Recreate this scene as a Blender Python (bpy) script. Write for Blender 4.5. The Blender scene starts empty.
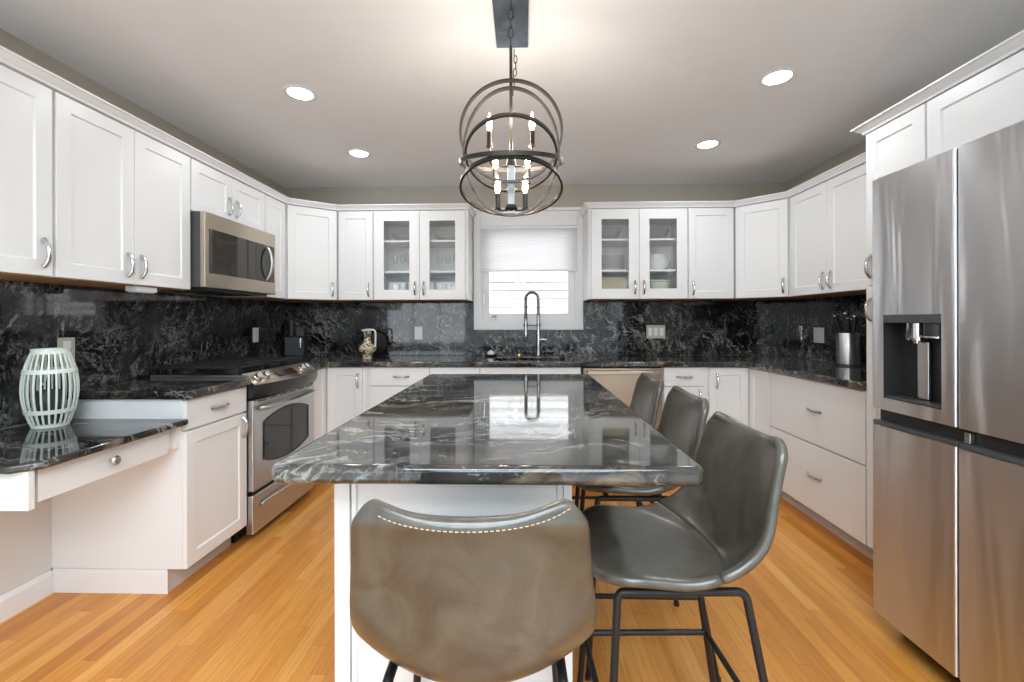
import bpy, bmesh, math, random
from mathutils import Vector, Matrix
random.seed(7)
PI = math.pi
S = bpy.context.scene
COL = S.collection

# ---------------------------------------------------------------- camera
cd = bpy.data.cameras.new('camera')
cam = bpy.data.objects.new('camera', cd); COL.objects.link(cam)
cd.sensor_fit = 'HORIZONTAL'; cd.sensor_width = 36.0
cd.lens = 431.36 * 36.0 / 1024.0
cd.shift_y = -(341.0 - 321.17) / 1024.0
cd.clip_start = 0.05
YAW, ROLL, CAMH = 0.0259, -0.0027, 1.2248
cam.matrix_world = (Matrix.Translation((0, 0, CAMH)) @ Matrix.Rotation(YAW, 4, 'Z')
                    @ Matrix.Rotation(PI / 2, 4, 'X') @ Matrix.Rotation(ROLL, 4, 'Z'))
S.camera = cam

# ---------------------------------------------------------------- world, daylight, exposure
W = bpy.data.worlds.new('daylight'); S.world = W; W.use_nodes = True
bg = W.node_tree.nodes['Background']
bg.inputs[0].default_value = (0.90, 0.95, 1.0, 1); bg.inputs[1].default_value = 2.6
S.view_settings.view_transform = 'Standard'; S.view_settings.look = 'None'
S.view_settings.exposure = 0.05; S.view_settings.gamma = 1.0
S.view_settings.use_curve_mapping = False
S.cycles.use_denoising = True
S.cycles.max_bounces = 10; S.cycles.diffuse_bounces = 6; S.cycles.glossy_bounces = 5
S.cycles.transparent_max_bounces = 12; S.cycles.transmission_bounces = 6
S.cycles.sample_clamp_indirect = 6.0
S.cycles.caustics_reflective = False; S.cycles.caustics_refractive = False

def area(name, loc, rot, sx, sy, power, col=(1, 1, 1), shape='RECTANGLE', spread=None):
    l = bpy.data.lights.new(name, 'AREA'); l.shape = shape; l.size = sx
    if shape == 'RECTANGLE': l.size_y = sy
    l.energy = power; l.color = col
    if spread: l.spread = spread
    o = bpy.data.objects.new(name, l); COL.objects.link(o)
    o.location = loc; o.rotation_euler = rot
    return o
# daylight entering the windows of the room the camera stands in
DAY = (0.76, 0.89, 1.0)
area('daylight_rear', (-2.65, -3.95, 1.45), (PI / 2 + 0.35, 0, 0), 2.2, 1.7, 17, DAY)
# added unseen fill lights under the ceiling behind the camera, no fixtures
for ly_, pw_ in ((-0.25, 55), (-1.5, 72), (-2.9, 74)):
    area('added_ceiling_fill', (0.1, ly_, 2.42), (0, 0, 0), 1.9, 0.6, pw_, (0.77, 0.90, 1.0))
sl = bpy.data.lights.new('sun', 'SUN'); sl.energy = 5.5; sl.angle = 0.01; sl.color = (1.0, 0.98, 0.95)
so = bpy.data.objects.new('sun', sl); COL.objects.link(so)
so.rotation_euler = Vector((0.12, 0.70, -0.72)).to_track_quat('-Z', 'Y').to_euler()

# ---------------------------------------------------------------- materials
def new_mat(name):
    m = bpy.data.materials.new(name); m.use_nodes = True
    nt = m.node_tree
    return m, nt, nt.nodes['Principled BSDF']
def simple(name, col, rough=0.5, metal=0.0, bump=0.0, bscale=60.0, var=0.0, vscale=8.0, emit=None, estr=0.0, spec=None, coat=0.0):
    m, nt, b = new_mat(name)
    b.inputs['Roughness'].default_value = rough; b.inputs['Metallic'].default_value = metal
    b.inputs['Base Color'].default_value = (*col, 1)
    if spec is not None: b.inputs['Specular IOR Level'].default_value = spec
    if coat: b.inputs['Coat Weight'].default_value = coat; b.inputs['Coat Roughness'].default_value = 0.08
    tc = nt.nodes.new('ShaderNodeTexCoord')
    if var > 0:
        n = nt.nodes.new('ShaderNodeTexNoise'); n.inputs['Scale'].default_value = vscale; n.inputs['Detail'].default_value = 5
        nt.links.new(tc.outputs['Object'], n.inputs['Vector'])
        r = nt.nodes.new('ShaderNodeValToRGB')
        r.color_ramp.elements[0].position = 0.3; r.color_ramp.elements[1].position = 0.7
        r.color_ramp.elements[0].color = (*[c * (1 - var) for c in col], 1)
        r.color_ramp.elements[1].color = (*[min(1, c * (1 + var)) for c in col], 1)
        nt.links.new(n.outputs['Fac'], r.inputs['Fac']); nt.links.new(r.outputs['Color'], b.inputs['Base Color'])
    if bump > 0:
        n2 = nt.nodes.new('ShaderNodeTexNoise'); n2.inputs['Scale'].default_value = bscale; n2.inputs['Detail'].default_value = 4
        nt.links.new(tc.outputs['Object'], n2.inputs['Vector'])
        bp = nt.nodes.new('ShaderNodeBump'); bp.inputs['Strength'].default_value = bump; bp.inputs['Distance'].default_value = 0.002
        nt.links.new(n2.outputs['Fac'], bp.inputs['Height']); nt.links.new(bp.outputs['Normal'], b.inputs['Normal'])
    if emit:
        b.inputs['Emission Color'].default_value = (*emit, 1); b.inputs['Emission Strength'].default_value = estr
    return m
def thin_glass(name, tint=(1, 1, 1), ior=1.5, rough=0.0):
    m = bpy.data.materials.new(name); m.use_nodes = True; nt = m.node_tree; nt.nodes.clear()
    out = nt.nodes.new('ShaderNodeOutputMaterial'); mx = nt.nodes.new('ShaderNodeMixShader')
    tr = nt.nodes.new('ShaderNodeBsdfTransparent'); gl = nt.nodes.new('ShaderNodeBsdfGlossy')
    lw = nt.nodes.new('ShaderNodeLayerWeight'); lw.inputs['Blend'].default_value = 0.5
    pw = nt.nodes.new('ShaderNodeMath'); pw.operation = 'POWER'; pw.inputs[1].default_value = 3.5
    fr = nt.nodes.new('ShaderNodeMath'); fr.operation = 'MULTIPLY_ADD'; fr.inputs[1].default_value = 0.7; fr.inputs[2].default_value = 0.05
    nt.links.new(lw.outputs['Facing'], pw.inputs[0]); nt.links.new(pw.outputs[0], fr.inputs[0])
    tr.inputs['Color'].default_value = (*tint, 1); gl.inputs['Roughness'].default_value = rough
    nt.links.new(fr.outputs[0], mx.inputs[0]); nt.links.new(tr.outputs[0], mx.inputs[1]); nt.links.new(gl.outputs[0], mx.inputs[2])
    nt.links.new(mx.outputs[0], out.inputs[0])
    return m
def brushed(name, col, rough=0.28, axis='Z', strength=0.0, aniso=0.3, wave=0.0):
    m, nt, b = new_mat(name)
    b.inputs['Metallic'].default_value = 1.0; b.inputs['Base Color'].default_value = (*col, 1)
    b.inputs['Anisotropic'].default_value = aniso
    if aniso > 0.5:
        tg = nt.nodes.new('ShaderNodeTangent'); tg.direction_type = 'RADIAL'; tg.axis = 'Z'; nt.links.new(tg.outputs[0], b.inputs['Tangent']); b.inputs['Anisotropic Rotation'].default_value = 0.25
    tc = nt.nodes.new('ShaderNodeTexCoord'); mp = nt.nodes.new('ShaderNodeMapping')
    sc = {'Z': (220, 220, 2.5), 'Y': (220, 2.5, 220), 'X': (2.5, 220, 220)}[axis]
    mp.inputs['Scale'].default_value = sc
    n = nt.nodes.new('ShaderNodeTexNoise'); n.inputs['Scale'].default_value = 1.0; n.inputs['Detail'].default_value = 3
    nt.links.new(tc.outputs['Object'], mp.inputs[0]); nt.links.new(mp.outputs[0], n.inputs['Vector'])
    mr = nt.nodes.new('ShaderNodeMapRange'); mr.inputs[3].default_value = rough - 0.015; mr.inputs[4].default_value = rough + 0.02
    nt.links.new(n.outputs['Fac'], mr.inputs[0]); nt.links.new(mr.outputs[0], b.inputs['Roughness'])
    bp = nt.nodes.new('ShaderNodeBump'); bp.inputs['Strength'].default_value = strength; bp.inputs['Distance'].default_value = 0.001
    nt.links.new(n.outputs['Fac'], bp.inputs['Height'])
    if strength > 0: nt.links.new(bp.outputs['Normal'], b.inputs['Normal'])
    if wave > 0:      # sheet metal is never quite flat: faint upright waviness
        m3 = nt.nodes.new('ShaderNodeMapping'); m3.inputs['Scale'].default_value = (7.0, 7.0, 1.1)
        n3 = nt.nodes.new('ShaderNodeTexNoise'); n3.inputs['Scale'].default_value = 1.0; n3.inputs['Detail'].default_value = 2; n3.inputs['Distortion'].default_value = 0.6
        nt.links.new(tc.outputs['Object'], m3.inputs[0]); nt.links.new(m3.outputs[0], n3.inputs['Vector'])
        b3 = nt.nodes.new('ShaderNodeBump'); b3.inputs['Strength'].default_value = wave; b3.inputs['Distance'].default_value = 0.02
        nt.links.new(n3.outputs['Fac'], b3.inputs['Height']); nt.links.new(b3.outputs['Normal'], b.inputs['Normal'])
    return m
def granite(name, rot=(0, 0, 0), stretch=(1, 1, 1), loc=(0, 0, 0), scale=1.0, tan=0.3, grey=0.4, white=1.0, rough=0.06, streak=(1, 1, 1), gcol=(0.060, 0.058, 0.054)):
    m, nt, b = new_mat(name); N = nt.nodes; L = nt.links
    b.inputs['Roughness'].default_value = rough
    b.inputs['Specular IOR Level'].default_value = 0.6
    tc = N.new('ShaderNodeTexCoord'); mp = N.new('ShaderNodeMapping')
    mp.inputs['Rotation'].default_value = rot; mp.inputs['Location'].default_value = loc; mp.inputs['Scale'].default_value = stretch
    L.new(tc.outputs['Object'], mp.inputs[0])
    wn = N.new('ShaderNodeTexNoise'); wn.inputs['Scale'].default_value = 2.2 * scale; wn.inputs['Detail'].default_value = 4
    L.new(mp.outputs[0], wn.inputs['Vector'])
    sub = N.new('ShaderNodeVectorMath'); sub.operation = 'SUBTRACT'; sub.inputs[1].default_value = (0.5, 0.5, 0.5)
    L.new(wn.outputs['Color'], sub.inputs[0])
    scl = N.new('ShaderNodeVectorMath'); scl.operation = 'SCALE'; scl.inputs['Scale'].default_value = 0.55 / scale
    L.new(sub.outputs[0], scl.inputs[0])
    add = N.new('ShaderNodeVectorMath'); add.operation = 'ADD'
    L.new(mp.outputs[0], add.inputs[0]); L.new(scl.outputs[0], add.inputs[1])
    def noise(s, d=6, r=0.6, vec=add):
        n = N.new('ShaderNodeTexNoise'); n.inputs['Scale'].default_value = s * scale; n.inputs['Detail'].default_value = d
        n.inputs['Roughness'].default_value = r
        L.new(vec.outputs[0], n.inputs['Vector']); return n.outputs['Fac']
    def ramp(src, stops):
        r = N.new('ShaderNodeValToRGB'); e = r.color_ramp.elements
        while len(e) < len(stops): e.new(0.5)
        for k, (p, c) in enumerate(stops):
            e[k].position = p; e[k].color = (c, c, c, 1) if not isinstance(c, tuple) else (*c, 1)
        L.new(src, r.inputs['Fac']); return r.outputs['Color']
    sm = N.new('ShaderNodeMapping'); sm.inputs['Scale'].default_value = streak
    L.new(add.outputs[0], sm.inputs[0])
    def snoise(k, d=6, r=0.65): return noise(k, d, r, sm)
    def vein(s, w, d=7, r=0.62):
        a = N.new('ShaderNodeMath'); a.operation = 'SUBTRACT'; a.inputs[1].default_value = 0.5
        L.new(snoise(s, d, r), a.inputs[0])
        ab = N.new('ShaderNodeMath'); ab.operation = 'ABSOLUTE'; L.new(a.outputs[0], ab.inputs[0])
        return ramp(ab.outputs[0], [(0.0, 1.0), (w * 0.35, 0.55), (w, 0.0)])
    def mul(a, c):
        x = N.new('ShaderNodeMath'); x.operation = 'MULTIPLY'; L.new(a, x.inputs[0])
        if isinstance(c, float): x.inputs[1].default_value = c
        else: L.new(c, x.inputs[1])
        return x.outputs[0]
    def mix(f, a, c):
        x = N.new('ShaderNodeMix'); x.data_type = 'RGBA'
        L.new(f, x.inputs['Factor'])
        for k, v in ((6, a), (7, c)):
            if isinstance(v, tuple): x.inputs[k].default_value = (*v, 1)
            else: L.new(v, x.inputs[k])
        return x.outputs[2]
    # long feathery streaks
    base = ramp(noise(3.0, 8, 0.65), [(0.38, (0.004, 0.004, 0.0045)), (0.56, (0.010, 0.010, 0.011)), (0.76, (0.040, 0.040, 0.040))])
    c = mix(mul(ramp(noise(1.4, 5, 0.55), [(0.46, 0.0), (0.60, 1.0)]), grey), base, gcol)
    c = mix(mul(mul(ramp(snoise(3.2, 6, 0.62), [(0.50, 0.0), (0.64, 1.0)]), ramp(noise(1.9, 4, 0.6), [(0.46, 0.0), (0.60, 1.0)])), tan), c, (0.27, 0.21, 0.14))
    c = mix(mul(mul(ramp(snoise(6.5, 7, 0.68), [(0.555, 0.0), (0.66, 1.0)]), ramp(noise(2.3, 4, 0.6), [(0.44, 0.0), (0.62, 1.0)])), 0.75 * white), c, (0.33, 0.33, 0.325))
    c = mix(mul(mul(vein(2.2, 0.020), ramp(noise(1.3, 3, 0.5), [(0.48, 0.0), (0.60, 1.0)])), 0.75 * white), c, (0.52, 0.51, 0.48))
    c = mix(mul(mul(vein(5.0, 0.024), ramp(noise(2.1, 3, 0.5), [(0.47, 0.0), (0.60, 1.0)])), 0.6 * white), c, (0.40, 0.40, 0.39))
    c = mix(mul(mul(ramp(noise(26, 5, 0.75), [(0.57, 0.0), (0.66, 1.0)]), ramp(noise(3.4, 3, 0.5), [(0.47, 0.0), (0.62, 1.0)])), 0.6 * white), c, (0.36, 0.36, 0.36))
    L.new(c, b.inputs['Base Color'])
    return m
def oak_floor():
    """Strip boards along y: every row has its own end joints, every board its own tone and grain."""
    m, nt, b = new_mat('oak_floor_boards'); N = nt.nodes; L = nt.links
    tc = N.new('ShaderNodeTexCoord'); sp = N.new('ShaderNodeSeparateXYZ'); L.new(tc.outputs['Object'], sp.inputs[0])
    def mt(op, a, c=None, d=None):
        x = N.new('ShaderNodeMath'); x.operation = op
        for k, v in enumerate((a, c, d)):
            if v is None: continue
            if isinstance(v, (int, float)): x.inputs[k].default_value = v
            else: L.new(v, x.inputs[k])
        return x.outputs[0]
    def wn(v, dim='1D', w=None):
        x = N.new('ShaderNodeTexWhiteNoise'); x.noise_dimensions = dim
        L.new(v, x.inputs['W' if dim == '1D' else 'Vector']); return x.outputs['Value']
    BW = 0.0572
    fx = mt('DIVIDE', sp.outputs['X'], BW); row = mt('FLOOR', fx); u = mt('FRACT', fx)
    rr = wn(row)
    fy = mt('ADD', mt('DIVIDE', sp.outputs['Y'], mt('MULTIPLY_ADD', rr, 0.55, 0.62)), mt('MULTIPLY', rr, 37.0))
    cell = mt('FLOOR', fy); v = mt('FRACT', fy)
    cb = N.new('ShaderNodeCombineXYZ'); L.new(row, cb.inputs[0]); L.new(cell, cb.inputs[1])
    tone = wn(cb.outputs[0], '3D')
    off = N.new('ShaderNodeCombineXYZ'); L.new(mt('MULTIPLY', tone, 91.0), off.inputs[0]); L.new(mt('MULTIPLY', tone, 53.0), off.inputs[1]); L.new(mt('MULTIPLY', tone, 17.0), off.inputs[2])
    def grain(sc, detail, dist):
        gm = N.new('ShaderNodeMapping'); gm.inputs['Scale'].default_value = sc; L.new(tc.outputs['Object'], gm.inputs[0])
        ad = N.new('ShaderNodeVectorMath'); ad.operation = 'ADD'; L.new(gm.outputs[0], ad.inputs[0]); L.new(off.outputs[0], ad.inputs[1])
        g = N.new('ShaderNodeTexNoise'); g.inputs['Scale'].default_value = 1.0; g.inputs['Detail'].default_value = detail; g.inputs['Distortion'].default_value = dist
        L.new(ad.outputs[0], g.inputs['Vector']); return g.outputs['Fac']
    g1 = grain((26, 1.5, 26), 5, 1.4); g2 = grain((150, 5, 150), 3, 0.3)
    t2 = mt('ADD', mt('MULTIPLY', tone, 0.62), mt('MULTIPLY', g1, 0.42))
    r = N.new('ShaderNodeValToRGB'); e = r.color_ramp.elements
    e[0].position = 0.12; e[0].color = (0.50, 0.178, 0.028, 1); e[1].position = 0.92; e[1].color = (0.80, 0.40, 0.105, 1)
    x = e.new(0.55); x.color = (0.69, 0.288, 0.050, 1)
    L.new(t2, r.inputs['Fac'])
    gr = N.new('ShaderNodeValToRGB'); gr.color_ramp.elements[0].position = 0.28; gr.color_ramp.elements[1].position = 0.52
    gr.color_ramp.elements[0].color = (0.72, 0.62, 0.50, 1); gr.color_ramp.elements[1].color = (1, 1, 1, 1)
    L.new(g2, gr.inputs['Fac'])
    mx = N.new('ShaderNodeMix'); mx.data_type = 'RGBA'; mx.blend_type = 'MULTIPLY'; mx.inputs['Factor'].default_value = 0.7
    L.new(r.outputs['Color'], mx.inputs[6]); L.new(gr.outputs['Color'], mx.inputs[7])
    eu = mt('LESS_THAN', mt('MINIMUM', u, mt('SUBTRACT', 1.0, u)), 0.013)
    ev = mt('LESS_THAN', v, 0.0016)
    seam = mt('MULTIPLY', mt('MAXIMUM', eu, ev), 0.7)
    md = N.new('ShaderNodeMix'); md.data_type = 'RGBA'; md.inputs[7].default_value = (0.25, 0.095, 0.02, 1)
    L.new(seam, md.inputs['Factor']); L.new(mx.outputs[2], md.inputs[6])
    L.new(md.outputs[2], b.inputs['Base Color'])
    b.inputs['Roughness'].default_value = 0.30
    bp = N.new('ShaderNodeBump'); bp.inputs['Strength'].default_value = 0.06; bp.inputs['Distance'].default_value = 0.001
    L.new(g2, bp.inputs['Height']); L.new(bp.outputs['Normal'], b.inputs['Normal'])
    return m
def leather(name, c0, c1):
    m, nt, b = new_mat(name); N = nt.nodes; L = nt.links
    tc = N.new('ShaderNodeTexCoord')
    n = N.new('ShaderNodeTexNoise'); n.inputs['Scale'].default_value = 9; n.inputs['Detail'].default_value = 7; n.inputs['Roughness'].default_value = 0.6; n.inputs['Distortion'].default_value = 1.2
    L.new(tc.outputs['Object'], n.inputs['Vector'])
    r = N.new('ShaderNodeValToRGB'); r.color_ramp.elements[0].position = 0.32; r.color_ramp.elements[1].position = 0.72
    r.color_ramp.elements[0].color = (*c0, 1); r.color_ramp.elements[1].color = (*c1, 1)
    L.new(n.outputs['Fac'], r.inputs['Fac']); L.new(r.outputs['Color'], b.inputs['Base Color'])
    mr = N.new('ShaderNodeMapRange'); mr.inputs[3].default_value = 0.25; mr.inputs[4].default_value = 0.36; b.inputs['Specular IOR Level'].default_value = 0.7
    L.new(n.outputs['Fac'], mr.inputs[0]); L.new(mr.outputs[0], b.inputs['Roughness'])
    b.inputs['Coat Weight'].default_value = 0.35; b.inputs['Coat Roughness'].default_value = 0.22
    f = N.new('ShaderNodeTexNoise'); f.inputs['Scale'].default_value = 260; f.inputs['Detail'].default_value = 3
    L.new(tc.outputs['Object'], f.inputs['Vector'])
    bp = N.new('ShaderNodeBump'); bp.inputs['Strength'].default_value = 0.10; bp.inputs['Distance'].default_value = 0.0008
    L.new(f.outputs['Fac'], bp.inputs['Height']); L.new(bp.outputs['Normal'], b.inputs['Normal'])
    return m

M = dict(
    white=simple('white_cabinet_paint', (0.80, 0.80, 0.795), 0.34, bump=0.02, bscale=90),
    trim=simple('white_trim_paint', (0.82, 0.82, 0.82), 0.36, bump=0.02, bscale=80),
    wall=simple('greige_wall_paint', (0.47, 0.425, 0.36), 0.7, bump=0.06, bscale=220, var=0.02),
    panelwall=simple('pale_grey_wall_paint', (0.70, 0.70, 0.69), 0.6, bump=0.05, bscale=220, var=0.01),
    ceiling=simple('ceiling_paint', (0.86, 0.86, 0.86), 0.8, bump=0.05, bscale=260, var=0.01),
    floor=oak_floor(),
    gslab=granite('black_granite_slab', rot=(0.5, 0.6, 0.5), scale=2.3, tan=0.10, grey=0.5, white=1.1, rough=0.05, streak=(2.2, 2.2, 0.6), gcol=(0.045, 0.045, 0.046)),
    gtop=granite('black_granite_worktop', rot=(0, 0, 0.3), scale=2.0, tan=0.8, grey=0.6, white=1.1, rough=0.06, streak=(0.6, 2.2, 1.6), gcol=(0.06, 0.058, 0.054)),
    gisland=granite('black_granite_island', rot=(0, 0, -0.2), loc=(3.1, 1.7, 0.4), scale=1.2, tan=0.8, grey=0.8, white=1.0, rough=0.05, streak=(0.45, 2.2, 1.6), gcol=(0.075, 0.068, 0.055)),
    nickel=brushed('satin_nickel', (0.62, 0.62, 0.61), 0.22, strength=0.0),
    steel=brushed('brushed_steel', (0.70, 0.705, 0.715), 0.32, 'Z', 0.0, 0.9, 0.55),
    steelh=brushed('brushed_steel_horizontal', (0.55, 0.55, 0.545), 0.30, 'Y', 0.0, 0.85),
    steelw=brushed('warm_brushed_steel', (0.50, 0.43, 0.34), 0.30, 'Y', 0.0, 0.85),
    steelx=brushed('brushed_steel_dishwasher', (0.40, 0.315, 0.235), 0.30, 'X'),
    faucet=brushed('brushed_faucet_steel', (0.40, 0.40, 0.40), 0.26, strength=0.0),
    strap=simple('dull_grey_metal', (0.20, 0.20, 0.205), 0.4, 0.7, var=0.05),
    chrome=simple('chrome', (0.75, 0.75, 0.75), 0.10, 1.0, var=0.02),
    black=simple('black_enamel', (0.012, 0.012, 0.013), 0.25, var=0.1),
    blackp=simple('black_plastic', (0.02, 0.02, 0.021), 0.45, bump=0.05, bscale=300),
    darkgrey=simple('dark_grey_plastic', (0.055, 0.056, 0.058), 0.4, bump=0.04, bscale=300),
    iron=simple('cast_iron', (0.015, 0.015, 0.016), 0.55, bump=0.15, bscale=400),
    ovenglass=simple('oven_glass', (0.025, 0.026, 0.028), 0.06, var=0.05),
    mwglass=simple('microwave_glass', (0.030, 0.026, 0.020), 0.05, var=0.05, spec=0.5),
    toe=simple('toe_kick_paint', (0.60, 0.61, 0.62), 0.45, bump=0.02),
    wood=simple('raw_cabinet_wood', (0.42, 0.25, 0.12), 0.55, var=0.12, vscale=18),
    blackm=simple('black_metal_tube', (0.018, 0.018, 0.020), 0.42, 0.4, bump=0.03, bscale=300),
    bronze=simple('dark_bronze', (0.060, 0.052, 0.046), 0.34, 0.85, bump=0.05, bscale=200, var=0.15),
    canopy=simple('oiled_dark_metal', (0.36, 0.41, 0.48), 0.22, 0.9, var=0.3, vscale=14, bump=0.03),
    bulb=simple('glowing_bulb', (1, 0.85, 0.6), 0.3, emit=(1.0, 0.70, 0.36), estr=40.0),
    lens=simple('glowing_downlight_lens', (1, 1, 1), 0.4, emit=(1.0, 0.98, 0.94), estr=25.0),
    leather=leather('taupe_leather', (0.040, 0.035, 0.027), (0.104, 0.092, 0.071)),
    thread=simple('tan_thread', (0.50, 0.36, 0.22), 0.7, var=0.1),
    glass=thin_glass('clear_pane'),
    drink=thin_glass('clear_glassware', (0.98, 0.985, 0.985), 1.5),
    shade=None,
    plate=simple('white_plastic_plate', (0.78, 0.78, 0.75), 0.35, bump=0.01),
    cream=simple('almond_plate', (0.50, 0.47, 0.40), 0.4, bump=0.01),
    china=simple('white_china', (0.80, 0.80, 0.80), 0.2, var=0.01),
    greenp=simple('pale_green_ceramic', (0.60, 0.68, 0.56), 0.25, var=0.04),
    tan=simple('tan_card', (0.50, 0.43, 0.28), 0.6, var=0.06),
    mint=simple('pale_mint_lacquer', (0.74, 0.79, 0.72), 0.42, var=0.04, bump=0.03),
    candle=simple('smoky_candle_glass', (0.05, 0.055, 0.055), 0.15, var=0.1),
    siding=simple('white_siding', (0.84, 0.85, 0.86), 0.6, bump=0.02, var=0.01),
    gap=simple('siding_painted_shade', (0.30, 0.31, 0.33), 0.8, var=0.05),
    grass=simple('pale_concrete_drive', (0.42, 0.42, 0.41), 0.9, var=0.15, bump=0.2),
    ceramic=None,
    winframe=simple('white_vinyl', (0.80, 0.80, 0.80), 0.4, bump=0.01),
    bounce_floor=simple('pale_bounce_floor', (0.78, 0.78, 0.78), 0.95, bump=0.4, bscale=300, var=0.05),
    brass=simple('brass', (0.65, 0.45, 0.20), 0.25, 1.0, var=0.05),
    display=simple('dark_display', (0.03, 0.02, 0.012), 0.1, var=0.2),
)
def shade_mat():
    m = bpy.data.materials.new('cellular_shade_fabric'); m.use_nodes = True; nt = m.node_tree; nt.nodes.clear()
    out = nt.nodes.new('ShaderNodeOutputMaterial'); mx = nt.nodes.new('ShaderNodeMixShader'); mx.inputs[0].default_value = 0.75
    d = nt.nodes.new('ShaderNodeBsdfDiffuse'); t = nt.nodes.new('ShaderNodeBsdfTranslucent')
    d.inputs[0].default_value = (0.90, 0.90, 0.90, 1); t.inputs[0].default_value = (0.93, 0.92, 0.93, 1)
    nt.links.new(d.outputs[0], mx.inputs[1]); nt.links.new(t.outputs[0], mx.inputs[2]); nt.links.new(mx.outputs[0], out.inputs[0])
    return m
M['shade'] = shade_mat()
def jug_mat():
    m, nt, b = new_mat('painted_ceramic'); N = nt.nodes; L = nt.links
    b.inputs['Roughness'].default_value = 0.25
    tc = N.new('ShaderNodeTexCoord'); v = N.new('ShaderNodeTexVoronoi'); v.inputs['Scale'].default_value = 26
    L.new(tc.outputs['Object'], v.inputs['Vector'])
    r = N.new('ShaderNodeValToRGB'); e = r.color_ramp.elements; r.color_ramp.interpolation = 'CONSTANT'
    e[0].position = 0; e[0].color = (0.35, 0.06, 0.03, 1); e[1].position = 0.24; e[1].color = (0.60, 0.52, 0.36, 1)
    x = e.new(0.60); x.color = (0.20, 0.20, 0.12, 1); y = e.new(0.70); y.color = (0.07, 0.07, 0.06, 1)
    L.new(v.outputs['Distance'], r.inputs['Fac']); L.new(r.outputs['Color'], b.inputs['Base Color'])
    return m
M['ceramic'] = jug_mat()

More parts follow.
